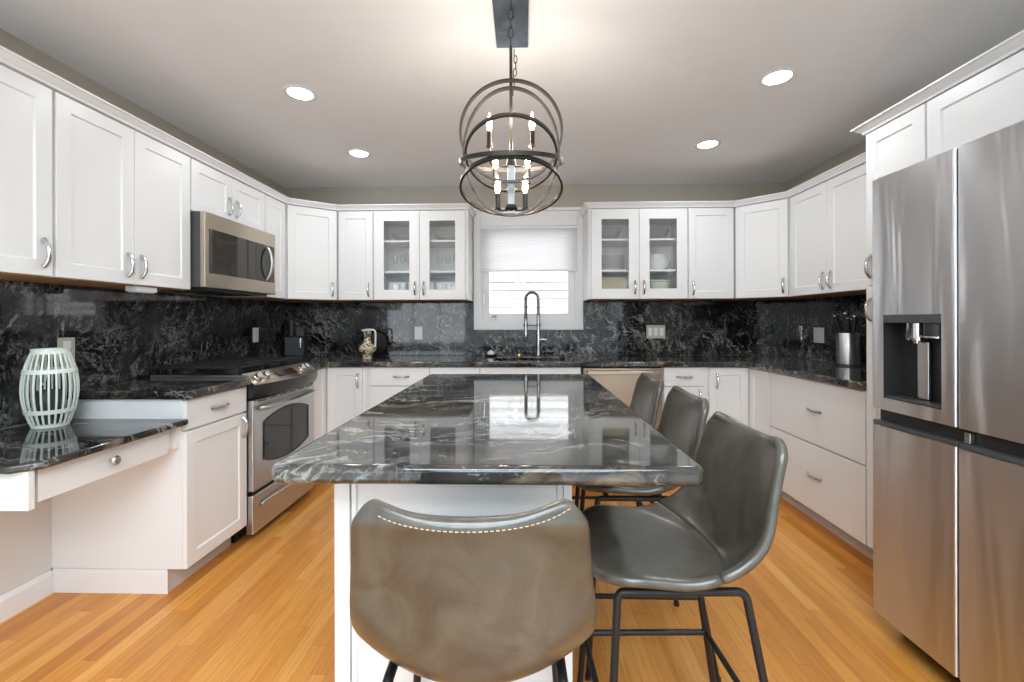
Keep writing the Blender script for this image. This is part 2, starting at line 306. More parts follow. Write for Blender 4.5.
# ---------------------------------------------------------------- mesh helpers
class MB:
    def __init__(s): s.v = []; s.f = []; s.T = None
    def add(s, vs, fs):
        k = len(s.v)
        s.v += [tuple(s.T @ Vector(p)) if s.T else tuple(p) for p in vs]
        s.f += [tuple(i + k for i in f) for f in fs]
        return s
    def box(s, x0, x1, y0, y1, z0, z1):
        return s.add([(x0, y0, z0), (x1, y0, z0), (x1, y1, z0), (x0, y1, z0), (x0, y0, z1), (x1, y0, z1), (x1, y1, z1), (x0, y1, z1)],
                     [(3, 2, 1, 0), (4, 5, 6, 7), (0, 1, 5, 4), (1, 2, 6, 5), (2, 3, 7, 6), (3, 0, 4, 7)])
    def prism(s, poly, z0, z1):
        n = len(poly)
        return s.add([(x, y, z0) for x, y in poly] + [(x, y, z1) for x, y in poly],
                     [tuple(reversed(range(n))), tuple(range(n, 2 * n))] + [(i, (i + 1) % n, n + (i + 1) % n, n + i) for i in range(n)])
    def lathe(s, prof, c=(0, 0, 0), n=32, cap=True, axis='Z'):
        vs = []; fs = []
        for r, z in prof:
            for k in range(n):
                a = 2 * PI * k / n
                p = (r * math.cos(a), r * math.sin(a), z)
                if axis == 'X': p = (p[2], p[0], p[1])
                if axis == 'Y': p = (p[1], p[2], p[0])
                vs.append((c[0] + p[0], c[1] + p[1], c[2] + p[2]))
        m = len(prof)
        for i in range(m - 1):
            for k in range(n):
                fs.append((i * n + k, i * n + (k + 1) % n, (i + 1) * n + (k + 1) % n, (i + 1) * n + k))
        if cap:
            fs.append(tuple(reversed(range(n)))); fs.append(tuple((m - 1) * n + k for k in range(n)))
        return s.add(vs, fs)
    def tube(s, path, r, n=10, closed=False, flat=None):
        P = [Vector(p) for p in path]; m = len(P); vs = []; fs = []
        up = None
        for i in range(m):
            a = P[(i - 1) % m] if (closed or i > 0) else P[0]
            b = P[(i + 1) % m] if (closed or i < m - 1) else P[-1]
            t = (b - a).normalized()
            if up is None:
                up = Vector((0, 0, 1)) if abs(t.z) < 0.9 else Vector((1, 0, 0))
            u = (up - t * up.dot(t)).normalized(); w = t.cross(u); up = u
            rr = r[i] if isinstance(r, (list, tuple)) else r
            for k in range(n):
                an = 2 * PI * k / n
                vs.append(P[i] + u * rr * math.cos(an) + w * rr * math.sin(an))
        for i in range(m if closed else m - 1):
            j = (i + 1) % m
            for k in range(n):
                fs.append((i * n + k, i * n + (k + 1) % n, j * n + (k + 1) % n, j * n + k))
        if not closed:
            fs.append(tuple(reversed(range(n)))); fs.append(tuple((m - 1) * n + k for k in range(n)))
        return s.add([tuple(p) for p in vs], fs)
    def sweep(s, path, prof):
        """prof: list of (outward, z); path: plan polyline; outward is the right-hand side of its direction; mitred."""
        P = [Vector((x, y)) for x, y in path]; m = len(P); vs = []; fs = []; n = len(prof)
        for i in range(m):
            d0 = (P[i] - P[i - 1]).normalized() if i > 0 else (P[1] - P[0]).normalized()
            d1 = (P[i + 1] - P[i]).normalized() if i < m - 1 else d0
            n0 = Vector((d0.y, -d0.x)); n1 = Vector((d1.y, -d1.x))
            b = (n0 + n1).normalized(); k = 1.0 / max(0.3, b.dot(n0))
            for o, z in prof:
                q = P[i] + b * (o * k); vs.append((q.x, q.y, z))
        for i in range(m - 1):
            for k in range(n):
                fs.append((i * n + k, (i + 1) * n + k, (i + 1) * n + (k + 1) % n, i * n + (k + 1) % n))
        fs.append(tuple(range(n))); fs.append(tuple(reversed([(m - 1) * n + k for k in range(n)])))
        return s.add(vs, fs)
    def cells(s, xs, ys, keep, z0, z1):
        nx, ny = len(xs) - 1, len(ys) - 1
        K = lambda i, j: 0 <= i < nx and 0 <= j < ny and keep(i, j)
        idx = {}; vs = []; fs = []
        def V(i, j, t):
            if (i, j, t) not in idx:
                idx[(i, j, t)] = len(vs); vs.append((xs[i], ys[j], z1 if t else z0))
            return idx[(i, j, t)]
        for i in range(nx):
            for j in range(ny):
                if not K(i, j): continue
                fs.append((V(i, j, 1), V(i + 1, j, 1), V(i + 1, j + 1, 1), V(i, j + 1, 1)))
                fs.append((V(i, j + 1, 0), V(i + 1, j + 1, 0), V(i + 1, j, 0), V(i, j, 0)))
                if not K(i, j - 1): fs.append((V(i, j, 0), V(i + 1, j, 0), V(i + 1, j, 1), V(i, j, 1)))
                if not K(i, j + 1): fs.append((V(i + 1, j + 1, 0), V(i, j + 1, 0), V(i, j + 1, 1), V(i + 1, j + 1, 1)))
                if not K(i - 1, j): fs.append((V(i, j + 1, 0), V(i, j, 0), V(i, j, 1), V(i, j + 1, 1)))
                if not K(i + 1, j): fs.append((V(i + 1, j, 0), V(i + 1, j + 1, 0), V(i + 1, j + 1, 1), V(i + 1, j, 1)))
        return s.add(vs, fs)
    def shaker(s, x0, x1, z0, z1, yf=-0.02, yb=0.0, st=0.058, rec=0.007, ch=0.005):
        """Five-piece door seen from -y: flat frame, small chamfer, recessed panel."""
        o = [(x0, z0), (x1, z0), (x1, z1), (x0, z1)]
        i1 = [(x0 + st, z0 + st), (x1 - st, z0 + st), (x1 - st, z1 - st), (x0 + st, z1 - st)]
        i2 = [(x0 + st + ch, z0 + st + ch), (x1 - st - ch, z0 + st + ch), (x1 - st - ch, z1 - st - ch), (x0 + st + ch, z1 - st - ch)]
        e = 0.0015
        of = [(x0 + e, z0 + e), (x1 - e, z0 + e), (x1 - e, z1 - e), (x0 + e, z1 - e)]
        vs = [(x, yb, z) for x, z in o] + [(x, yf + e, z) for x, z in o] + [(x, yf, z) for x, z in of] + \
             [(x, yf, z) for x, z in i1] + [(x, yf + rec, z) for x, z in i2]
        fs = [(3, 2, 1, 0)]
        for k in range(4):
            q = (k + 1) % 4
            for r in range(4): fs.append((r * 4 + k, r * 4 + q, (r + 1) * 4 + q, (r + 1) * 4 + k))
        fs.append((16, 17, 18, 19))
        fs[0] = (0, 3, 2, 1)
        return s.add(vs, fs)
    def ring_frame(s, x0, x1, z0, z1, st, yf, yb):
        """Rectangular open frame facing -y."""
        o = [(x0, z0), (x1, z0), (x1, z1), (x0, z1)]
        i1 = [(x0 + st, z0 + st), (x1 - st, z0 + st), (x1 - st, z1 - st), (x0 + st, z1 - st)]
        vs = [(x, yf, z) for x, z in o] + [(x, yf, z) for x, z in i1] + [(x, yb, z) for x, z in o] + [(x, yb, z) for x, z in i1]
        fs = []
        for k in range(4):
            q = (k + 1) % 4
            fs += [(k, q, 4 + q, 4 + k), (8 + q, 8 + k, 12 + k, 12 + q), (q, k, 8 + k, 8 + q), (4 + k, 4 + q, 12 + q, 12 + k)]
        return s.add(vs, fs)
    def pull(s, x, z, y, L=0.105, vertical=True, h=0.022):
        """Arched pull with flared feet, on a face at y looking to -y."""
        n = 17; path = []; rad = []
        for k in range(n):
            t = -1 + 2 * k / (n - 1)
            a = t * L / 2
            o = h * (1 - abs(t) ** 2.6) + 0.002
            path.append((x, y - o, z + a) if vertical else (x + a, y - o, z))
            rad.append(0.0055 + 0.0028 * abs(t) ** 3 + 0.0018 * (1 - t * t))
        s.tube(path, rad, 10)
        for t in (-1, 1):
            a = t * (L / 2 - 0.002)
            s.lathe([(0.0085, -0.004), (0.0085, -0.002), (0.0065, 0.0)], (x, y, z + a) if vertical else (x + a, y, z), 12, axis='Y')
        return s
    def build(s, name, mat, parent=None, bevel=0.0, seg=2, smooth=False, sub=0, angle=35):
        me = bpy.data.meshes.new(name); me.from_pydata(s.v, [], s.f); me.update()
        bm = bmesh.new(); bm.from_mesh(me)
        bmesh.ops.recalc_face_normals(bm, faces=bm.faces); bm.to_mesh(me); bm.free()
        o = bpy.data.objects.new(name, me); COL.objects.link(o)
        if mat: me.materials.append(mat)
        if parent: o.parent = parent
        if smooth or bevel:
            for p in me.polygons: p.use_smooth = True
            me.set_sharp_from_angle(angle=math.radians(angle))
        if bevel:
            b = o.modifiers.new('bevel', 'BEVEL'); b.width = bevel; b.segments = seg; b.limit_method = 'ANGLE'; b.angle_limit = math.radians(40)
            b.harden_normals = True
        if sub:
            m = o.modifiers.new('sub', 'SUBSURF'); m.levels = sub; m.render_levels = sub
        return o

def tag(o, label, cat, group=None, kind=None):
    o['label'] = label; o['category'] = cat
    if group: o['group'] = group
    if kind: o['kind'] = kind
    return o
def thing(name, label, cat, loc=(0, 0, 0), rz=0.0, group=None):
    o = bpy.data.objects.new(name, None); COL.objects.link(o)
    o.location = loc; o.rotation_euler = (0, 0, rz); o.empty_display_size = 0.1
    return tag(o, label, cat, group)
def struct(name, o_or_mb, mat=None, label=None, bevel=0.0):
    o = o_or_mb.build(name, mat, bevel=bevel) if isinstance(o_or_mb, MB) else o_or_mb
    o['kind'] = 'structure'; o['category'] = name.split('_')[0]
    if label: o['label'] = label
    return o
def dup(root, loc, rz=None, label=None):
    r = root.copy(); COL.objects.link(r); r.location = loc
    if rz is not None: r.rotation_euler = (0, 0, rz)
    if label: r['label'] = label
    for ch in list(root.children):
        c = ch.copy(); COL.objects.link(c); c.parent = r
        for g in list(ch.children):
            d = g.copy(); COL.objects.link(d); d.parent = c
    return r
def chaikin(pts, n=2):
    P = [Vector(p) for p in pts]
    for _ in range(n):
        Q = [P[0]]
        for a, b in zip(P, P[1:]): Q += [a * 0.75 + b * 0.25, a * 0.25 + b * 0.75]
        Q.append(P[-1]); P = Q
    return [tuple(p) for p in P]

# ---------------------------------------------------------------- the room
XL, XR, YW, ZC = -2.157, 2.31, 3.87, 2.44
WX0, WX1, WZ0, WZ1 = -0.385, 0.485, 1.20, 2.10          # kitchen window opening
XA, XB, YR = -4.6, 3.2, -4.0                            # the open room behind the camera
struct('floor', MB().box(XA - 0.1, XB + 0.1, YR - 0.1, YW + 0.1, -0.08, 0), M['floor'], 'orange oak strip floor running towards the sink wall')
struct('ceiling', MB().box(XA - 0.1, XB + 0.1, YR - 0.1, YW + 0.14, ZC, ZC + 0.1), M['ceiling'], 'smooth pale grey white ceiling')
struct('roof', MB().box(XA - 2.5, XB + 2.5, YR - 2.8, YW + 0.14, ZC + 0.101, ZC + 0.2), M['panelwall'])  # added unseen slab; its wide eaves keep the sun out of the rear room
wb = MB()
xs = [XL - 0.14, WX0, WX1, XR + 0.14]; zs = [0, WZ0, WZ1, ZC]
for i in range(3):
    for j in range(3):
        if (i, j) != (1, 1): wb.box(xs[i], xs[i + 1], YW, YW + 0.14, zs[j], zs[j + 1])
struct('wall_back', wb, M['wall'], 'greige wall behind the sink')
struct('wall_left', MB().box(XL - 0.14, XL, 0.95, YW, 0, ZC), M['wall'], 'greige wall behind the range')
struct('wall_right', MB().box(XR, XR + 0.14, 0.6, YW, 0, ZC), M['wall'], 'greige wall behind the refrigerator')
struct('wall_front', MB().box(XA, XL - 0.14, 0.95, 1.05, 0, ZC).box(XR + 0.14, XB, 0.6, 0.7, 0, ZC), M['panelwall'])
def holed(axis, fixed, t, a0, a1, holes):
    """A wall with window holes; axis 'x' = runs along x at y=fixed."""
    m = MB(); cuts = sorted({a0, a1, *[h[0] for h in holes], *[h[1] for h in holes]})
    for p, q in zip(cuts, cuts[1:]):
        hs = [h for h in holes if h[0] <= p and h[1] >= q]
        bands = [(0, ZC)] if not hs else [(0, hs[0][2]), (hs[0][3], ZC)]
        for z0, z1 in bands:
            if z1 - z0 < 1e-4: continue
            if axis == 'x': m.box(p, q, fixed, fixed + t, z0, z1)
            else: m.box(fixed, fixed + t, p, q, z0, z1)
    return m
RH = [(-3.75, -1.55, 0.6, 2.3)]
struct('wall_rear', holed('x', YR - 0.12, 0.12, XA, XB, RH), M['panelwall'])
struct('wall_side', holed('y', XA - 0.12, 0.12, YR, 1.0, []), M['panelwall'])
struct('wall_far_side', holed('y', XB, 0.12, YR, 0.7, []), M['panelwall'])
f = MB()
for a, b, z0, z1 in RH:
    T = Matrix.Identity(4)
    f.ring_frame(a, b, z0, z1, 0.05, YR - 0.10, YR - 0.04)
    k = 3 if b - a > 2 else 2
    for q in range(1, k):
        xx = a + (b - a) * q / k; f.box(xx - 0.03, xx + 0.03, YR - 0.10, YR - 0.04, z0, z1)
struct('window_2', f, M['winframe'])

struct('floor_carpet', MB().box(XA, XB, YR, -0.2, 0.0, 0.012), M['bounce_floor'], 'added unseen pale floor sheet bouncing light behind the viewpoint')  # added out of view to bounce neutral light instead of orange
# baseboard by the desk
struct('baseboard_left', MB().sweep([(XL, 1.0), (XL, 1.899)], [(0, 0), (0.026, 0), (0.026, 0.085), (0.018, 0.105), (0.0, 0.11)]), M['trim'], 'white baseboard under the low desk worktop')
struct('trim_1', MB().box(XL, XL + 0.014, 1.0, 1.9035, 0.108, 0.789), M['panelwall'], 'pale painted wall panel under the desk')

# kitchen window: casing, sash, pane
win = thing('window_1', 'white casement window above the sink', 'window', (0.05, YW, WZ0)); win['kind'] = 'structure'
def inv(root, mb):   # world-coordinate geometry for a root that carries only a location/rotation
    R = (Matrix.Translation(root.location) @ root.rotation_euler.to_matrix().to_4x4()).inverted()
    mb.v = [tuple(R @ Vector(p)) for p in mb.v]
    return mb
c = MB()
c.box(-0.442, -0.385, YW - 0.022, YW - 0.001, 1.147, 2.212).box(0.485, 0.535, YW - 0.022, YW - 0.001, 1.147, 2.212)
c.box(-0.385, 0.485, YW - 0.022, YW - 0.001, 2.075, 2.212).box(-0.385, 0.485, YW - 0.022, YW - 0.001, 1.147, 1.225)
inv(win, c).build('window_casing', M['trim'], win, bevel=0.004)
c = MB().box(-0.449, 0.527, YW - 0.045, YW - 0.0005, 2.205, 2.235)
inv(win, c).build('head_cap', M['trim'], win, bevel=0.006)
c = MB().ring_frame(-0.392, 0.492, 1.215, 2.085, 0.030, YW - 0.012, YW + 0.10)
inv(win, c).build('window_frame', M['winframe'], win, bevel=0.002)
c = MB().ring_frame(-0.366, 0.466, 1.236, 2.068, 0.060, YW + 0.03, YW + 0.075)
sash = inv(win, c).build('sash', M['winframe'], win, bevel=0.004)
inv(win, MB().box(-0.312, 0.412, YW + 0.05, YW + 0.055, 1.29, 2.01)).build('pane', M['glass'], sash)
c = MB().box(-0.358, -0.346, YW + 0.006, YW + 0.03, 1.34, 1.48)
inv(win, c).build('lock_lever', M['nickel'], win, bevel=0.003)
c = MB().box(-0.31, -0.23, YW - 0.004, YW + 0.03, 1.228, 1.246)
c.lathe([(0.012, 0), (0.012, 0.02), (0.006, 0.03)], (-0.27, YW - 0.014, 1.238), 14)
c.tube(chaikin([(-0.27, YW - 0.014, 1.262), (-0.262, YW - 0.02, 1.272), (-0.235, YW - 0.03, 1.268)]), 0.005, 8)
inv(win, c).build('crank', M['nickel'], win, smooth=True)
# pleated shade
sh = thing('cellular_shade', 'white pleated shade half lowered over the sink window', 'shade', (0.05, YW - 0.02, 1.67))
v = []; fcs = []; zt, zb, n = 2.045, 1.68, 22
for k in range(n * 2 + 1):
    z = zt + (zb - zt) * k / (n * 2); o = 0.0025 if k % 2 else -0.001
    v += [(-0.376, YW - 0.026 + o - 0.006, z), (0.482, YW - 0.026 + o - 0.006, z)]
for k in range(n * 2): fcs.append((2 * k, 2 * k + 1, 2 * k + 3, 2 * k + 2))
m = MB().add(v, fcs); nv = len(v)
m2 = MB(); m2.add(v, fcs); m2.add([(x, y + 0.012, z) for x, y, z in v], [tuple(reversed(q)) for q in fcs])
inv(sh, m2).build('pleated_fabric', M['shade'], sh)
inv(sh, MB().box(-0.379, 0.485, YW - 0.044, YW - 0.012, 2.045, 2.068)).build('headrail', M['trim'], sh, bevel=0.003)
inv(sh, MB().box(-0.378, 0.484, YW - 0.040, YW - 0.014, 1.665, 1.682)).build('bottom_rail', M['trim'], sh, bevel=0.004)

# the house next door and the ground between
nb = thing('neighbouring_house', 'white lap sided house wall seen through the sink window', 'house', (0, 6.4, -0.4))
m = MB(); g = MB()
for k in range(28):
    z = 0.1 + k * 0.122
    m.add([(-3.5, 6.38, z), (3.5, 6.38, z), (3.5, 6.402, z + 0.114), (-3.5, 6.402, z + 0.114), (-3.5, 6.5, z), (3.5, 6.5, z), (3.5, 6.5, z + 0.114), (-3.5, 6.5, z + 0.114)],
          [(0, 1, 2, 3), (0, 4, 5, 1), (3, 2, 6, 7), (4, 7, 6, 5), (0, 3, 7, 4), (1, 5, 6, 2)])
    g.box(-3.5, 3.5, 6.395, 6.49, z + 0.110, z + 0.123)  # grey strips: the shade line under each lap, put into the colour
inv(nb, m).build('siding', M['siding'], nb); inv(nb, g).build('lap_shade_strips', M['gap'], nb)
inv(nb, MB().box(-3.5, 3.5, 6.36, 6.5, -0.4, 0.1)).build('foundation', M['panelwall'], nb)
struct('ground', MB().box(-9, 9, -11, 11, -0.5, -0.4), M['grass'])

# ---------------------------------------------------------------- granite on the walls
ZT, DZ = 0.917, 0.79   # worktop heights
def slab(label, mb):
    return tag(mb.build('backsplash', M['gslab'], bevel=0.0015), label, 'backsplash', 'granite backsplash slabs')
slab('black veined granite backsplash on the wall behind the range and desk', MB().box(XL + 0.0005, XL + 0.02, 0.97, 1.9025, DZ + 0.001, 1.398).box(XL + 0.0005, XL + 0.02, 1.9025, YW - 0.021, ZT - 0.039, 1.398))
slab('black granite backsplash between the corner coffee maker and the window', MB().box(XL + 0.0005, -0.443, YW - 0.02, YW - 0.0005, ZT + 0.001, 1.398))
slab('low black granite strip under the window behind the faucet', MB().box(-0.442, 0.536, YW - 0.02, YW - 0.0005, ZT + 0.001, 1.146))
slab('black granite backsplash holding the triple switch plate', MB().box(0.537, XR - 0.0005, YW - 0.02, YW - 0.0005, ZT + 0.001, 1.398))
slab('black granite backsplash behind the knife holder', MB().prism([(XR - 0.02, 2.18), (XR - 0.0005, 2.18), (XR - 0.0005, YW - 0.021), (XR - 0.02, YW - 0.021)], ZT + 0.001, 1.398))

# ---------------------------------------------------------------- cabinets
LROT, RROT = PI / 2, -PI / 2
def door_part(root, x0, x1, z0, z1, hx=None, hz=None, hv=True, kind='door', flat=False, st=0.058, yf=-0.02, hl=0.105):
    m = MB()
    if flat: m.box(x0, x1, yf, -0.0005, z0, z1)
    else: m.shaker(x0, x1, z0, z1, yf, -0.0005, st)
    d = m.build(kind, M['white'], root, bevel=0.0018 if flat else 0.0)
    if hx is not None: MB().pull(hx, hz, yf, hl, hv).build('handle', M['nickel'], d, smooth=True)
    return d
def glass_door(root, x0, x1, z0, z1, hx, hz, st=0.075):
    m = MB().ring_frame(x0, x1, z0, z1, st, -0.02, -0.0005)
    d = m.build('door', M['white'], root, bevel=0.0025)
    MB().box(x0 + st - 0.004, x1 - st + 0.004, -0.011, -0.008, z0 + st - 0.004, z1 - st + 0.004).build('pane', M['glass'], d)
    MB().pull(hx, hz, -0.02).build('handle', M['nickel'], d, smooth=True)
    return d
UZ0, UZ1 = 1.40, 2.142     # wall cabinets
UD = 0.29                  # carcass depth behind the doors
def upper(label, loc, rz, w, doors, z0=UZ0, z1=UZ1, depth=UD, name='wall_cabinet'):
    r = thing(name, label, 'cabinet', (loc[0], loc[1], z0), rz, 'white wall cabinets')
    h = z1 - z0
    MB().box(0.0005, w - 0.0005, 0, depth, 0.004, h).build('carcass', M['white'], r, bevel=0.001)
    MB().box(0.002, w - 0.002, 0.002, depth, 0.0, 0.0038).build('underside', M['wood'], r)
    for (a, b, hs, hz) in doors:
        hx = None if hs is None else (a + 0.034 if hs == 'l' else b - 0.034)
        door_part(r, a, b, 0.004, h - 0.008, hx, hz)
    return r
XU, YU = -1.8375, 3.525     # door planes, left run and back run
XUR = 1.985
xl, yb, xr = XU - 0.02, YU + 0.02, XUR + 0.02
upper('white single-door wall cabinet cut off by the picture edge above the desk', (xl, 1.19), LROT, 0.455, [(0.003, 0.450, 'r', 0.092)])
upper('white double-door wall cabinet between the desk cabinet and the microwave', (xl, 1.648), LROT, 0.694, [(0.004, 0.346, 'r', 0.092), (0.349, 0.690, 'l', 0.092)])
upper('short white two-door wall cabinet above the microwave', (xl, 2.344), LROT, 0.686, [(0.003, 0.341, 'r', 0.105), (0.344, 0.683, 'l', 0.105)], z0=1.842)
upper('narrow white wall cabinet between the microwave and the corner', (xl, 3.032), LROT, 0.262, [(0.004, 0.258, None, 0)])
upper('white single-door wall cabinet beside the glass doors nearest the range', (-1.528, yb), 0, 0.293, [(0.003, 0.289, 'r', 0.088)])
upper('white single-door wall cabinet beside the glass cabinet of plates', (1.336, yb), 0, 0.368, [(0.004, 0.364, 'l', 0.088)])
upper('white double-door wall cabinet above the knife holder', (xr, 3.262), RROT, 1.060, [(0.004, 0.388, 'r', 0.088), (0.391, 0.778, 'l', 0.088)])
def diagonal(label, p0, p1, poly, hs):
    a = Vector(p0); b = Vector(p1); d = (b - a); w = d.length; rz = math.atan2(d.y, d.x); d.normalize()
    n = Vector((d.y, -d.x))                       # towards the room
    o = a - n * 0.02
    r = thing('wall_cabinet', label, 'cabinet', (o.x, o.y, UZ0), rz, 'white wall cabinets')
    pts = [(o.x, o.y), (o.x + d.x * w, o.y + d.y * w)] + poly
    h = UZ1 - UZ0
    R = Matrix.Rotation(-rz, 2)
    loc = [tuple(R @ (Vector(p) - o)) for p in pts]
    MB().prism(loc, 0.004, h).build('carcass', M['white'], r, bevel=0.001)
    MB().prism([(x * 0.99 + 0.002, y * 0.99 + 0.002) for x, y in loc], 0.0, 0.0038).build('underside', M['wood'], r)
    hx = w - 0.040 if hs == 'r' else 0.04
    door_part(r, 0.010, w - 0.010, 0.004, h - 0.008, hx, 0.088)
    return r
diagonal('white corner wall cabinet set diagonally above the coffee maker', (XU, 3.300), (-1.532, YU),
         [(-1.532, YW - 0.001), (XL + 0.001, YW - 0.001), (XL + 0.001, 3.300)], 'r')
diagonal('white corner wall cabinet set diagonally above the wine glass', (1.708, YU), (XUR, 3.268),
         [(XR - 0.001, 3.268), (XR - 0.001, YW - 0.001), (1.708, YW - 0.001)], 'r')
def glass_cabinet(label, x0, w, da, db):
    r = thing('glass_wall_cabinet', label, 'cabinet', (x0, yb, UZ0), 0, 'glass fronted wall cabinets')
    h = UZ1 - UZ0; D = YW - 0.001 - yb
    m = MB().box(0.0005, 0.018, 0, D, 0.004, h).box(w - 0.018, w - 0.0005, 0, D, 0.004, h).box(0.018, w - 0.018, D - 0.008, D, 0.004, h)
    m.box(0.018, w - 0.018, 0, D - 0.008, 0.004, 0.022).box(0.018, w - 0.018, 0, D - 0.008, h - 0.06, h)
    m.box((da + db) / 2 - 0.02, (da + db) / 2 + 0.02, 0, 0.018, 0.022, h - 0.06)
    if da > 0.018: m.box(0.018, da + 0.03, 0, 0.018, 0.022, h - 0.06)
    if db < w - 0.018: m.box(db - 0.03, w - 0.018, 0, 0.018, 0.022, h - 0.06)
    m.build('carcass', M['white'], r, bevel=0.001)
    MB().box(0.002, w - 0.002, 0.002, D, 0.0, 0.0038).build('underside', M['wood'], r)
    for z in (0.247, 0.502): MB().box(0.0185, w - 0.0185, 0.022, D - 0.009, z - 0.017, z).build('shelf', M['white'], r, bevel=0.001)
    dm = (da + db) / 2
    glass_door(r, da, dm - 0.0015, 0.004, h - 0.008, dm - 0.036, 0.098, 0.082)
    glass_door(r, dm + 0.0015, db, 0.004, h - 0.008, dm + 0.036, 0.098, 0.082)
    return r
GLX, GRX, GW = -1.232, 0.534, 0.790
glass_cabinet('white cabinet with two glass doors holding glassware, beside the window towards the range', GLX, GW - 0.008, 0.004, 0.757)
glass_cabinet('white cabinet with two glass doors holding plates and bowls', GRX, GW + 0.008, 0.024, 0.794)
# crown mouldings
CP = [(0.0, UZ1 - 0.008), (0.005, UZ1 - 0.008), (0.008, UZ1 + 0.001), (0.016, UZ1 + 0.008), (0.027, UZ1 + 0.021), (0.035, UZ1 + 0.025), (0.035, UZ1 + 0.032), (0.0, UZ1 + 0.032)]
k = MB().sweep([(XU, 1.19), (XU, 3.300), (-1.532, YU), (-0.449, YU), (-0.449, YW - 0.002)], [(o - 0.019 if o == 0 else o, z + 0.0085) for o, z in CP])
tag(k.build('crown_moulding', M['trim'], smooth=True, angle=20), 'white crown moulding running above the microwave wall cabinets', 'moulding', 'white cabinet crown mouldings')
k = MB().sweep([(0.532, YW - 0.002), (0.532, YU), (1.708, YU), (XUR, 3.268), (XUR, 2.238)], [(o - 0.019 if o == 0 else o, z + 0.0085) for o, z in CP])
tag(k.build('crown_moulding', M['trim'], smooth=True, angle=20), 'white crown moulding above the plate cabinet and knife holder corner', 'moulding', 'white cabinet crown mouldings')

# base cabinets
XLB, YB, XRB = -1.519, 3.2835, 1.693     # door planes
BZ1 = 0.877
def base_cab(label, loc, rz, w, depth, toe=True, name='base_cabinet', ends=(0, 0)):
    r = thing(name, label, 'cabinet', (loc[0], loc[1], 0), rz, 'white base cabinets')
    MB().box(0.0005, w - 0.0005, 0, depth, 0.11, BZ1 - 0.0005).build('carcass', M['white'], r, bevel=0.001)
    if toe: MB().box(0.0005 + ends[0], w - 0.0005 - ends[1], 0.072, depth - 0.02, 0, 0.1095).build('toe_kick', M['toe'], r)
    return r
BD = 0.60
xlb, ybb, xrb = XLB - 0.02, YB + 0.02, XRB + 0.02
DL = xlb - XL - 0.001; DBK = YW - 0.001 - ybb; DR = XR - 0.001 - xrb
r = base_cab('white base cabinet with one drawer between the desk and the range', (xlb, 1.904), LROT, 0.429, DL)
door_part(r, 0.003, 0.426, 0.737, 0.871, 0.215, 0.805, False, 'drawer', True, hl=0.115)
door_part(r, 0.003, 0.426, 0.110, 0.727, 0.393, 0.655)
k = MB().box(0.0, 0.0195, -0.012, DL - 0.02, 0, 0.10).box(-0.012, 0.0, 0.060, DL, 0.0, 0.10).box(-0.010, 0.0, 0.062, DL, 0.10, 0.108)
k = MB().box(-0.004, 0.0003, 0.064, DL - 0.018, 0.0, 0.095).box(-0.002, 0.0003, 0.066, DL - 0.018, 0.095, 0.108)
k.build('side_skirting', M['trim'], r, bevel=0.002)
# inside corner cabinets with folding doors
r = thing('corner_base_cabinet', 'white corner base cabinet with folding doors beside the range', 'cabinet', (XL + 0.001, 3.066, 0), 0, 'white base cabinets')
x0, y0 = XL + 0.001, 3.066
R0 = MB().prism([(x0, y0), (xlb, y0), (xlb, ybb), (-1.205, ybb), (-1.205, YW - 0.001), (x0, YW - 0.001)], 0.10, BZ1 - 0.0005)
inv(r, R0).build('carcass', M['white'], r, bevel=0.001)
inv(r, MB().prism([(x0, y0), (xlb - 0.07, y0), (xlb - 0.07, ybb + 0.07), (-1.205, ybb + 0.07), (-1.205, YW - 0.05), (x0, YW - 0.05)], 0, 0.0995)).build('toe_kick', M['toe'], r)
def world_door(root, o, rz, w, z0, z1, hx=None, hz=None, kind='door', flat=False, hv=True, inset=0.0):
    m = MB(); m.T = Matrix.Translation((o[0], o[1], 0)) @ Matrix.Rotation(rz, 4, 'Z')
    m.shaker(inset, w - inset, z0, z1, -0.02, -0.0005, min(0.058, w * 0.24))
    d = inv(root, m).build(kind, M['white'], root)
    if hx is not None:
        h = MB(); h.T = m.T; h.pull(hx, hz, -0.02, 0.105, hv)
        inv(root, h).build('handle', M['nickel'], d, smooth=True)
    return d
world_door(r, (xlb, 3.070), LROT, YB - 3.070, 0.115, 0.870)
world_door(r, (XLB + 0.012, ybb), 0, -1.239 - XLB - 0.012, 0.115, 0.870, 0.235, 0.77)
r = base_cab('white drawer base cabinet below the painted jug', (-1.2045, ybb), 0, 0.487, DBK)
door_part(r, 0.030, 0.484, 0.733, 0.871, 0.268, 0.802, False, 'drawer', True, hl=0.115)
door_part(r, 0.030, 0.484, 0.430, 0.727, 0.268, 0.60, False, 'drawer', True, hl=0.115)
door_part(r, 0.030, 0.484, 0.112, 0.424, 0.268, 0.29, False, 'drawer', True, hl=0.115)
r = base_cab('narrow white drawer cabinet beside the sink cabinet', (-0.717, ybb), 0, 0.386, DBK)
door_part(r, 0.003, 0.381, 0.733, 0.871, 0.19, 0.790, False, 'drawer', True, hl=0.115)
door_part(r, 0.003, 0.381, 0.112, 0.727, 0.34, 0.655)
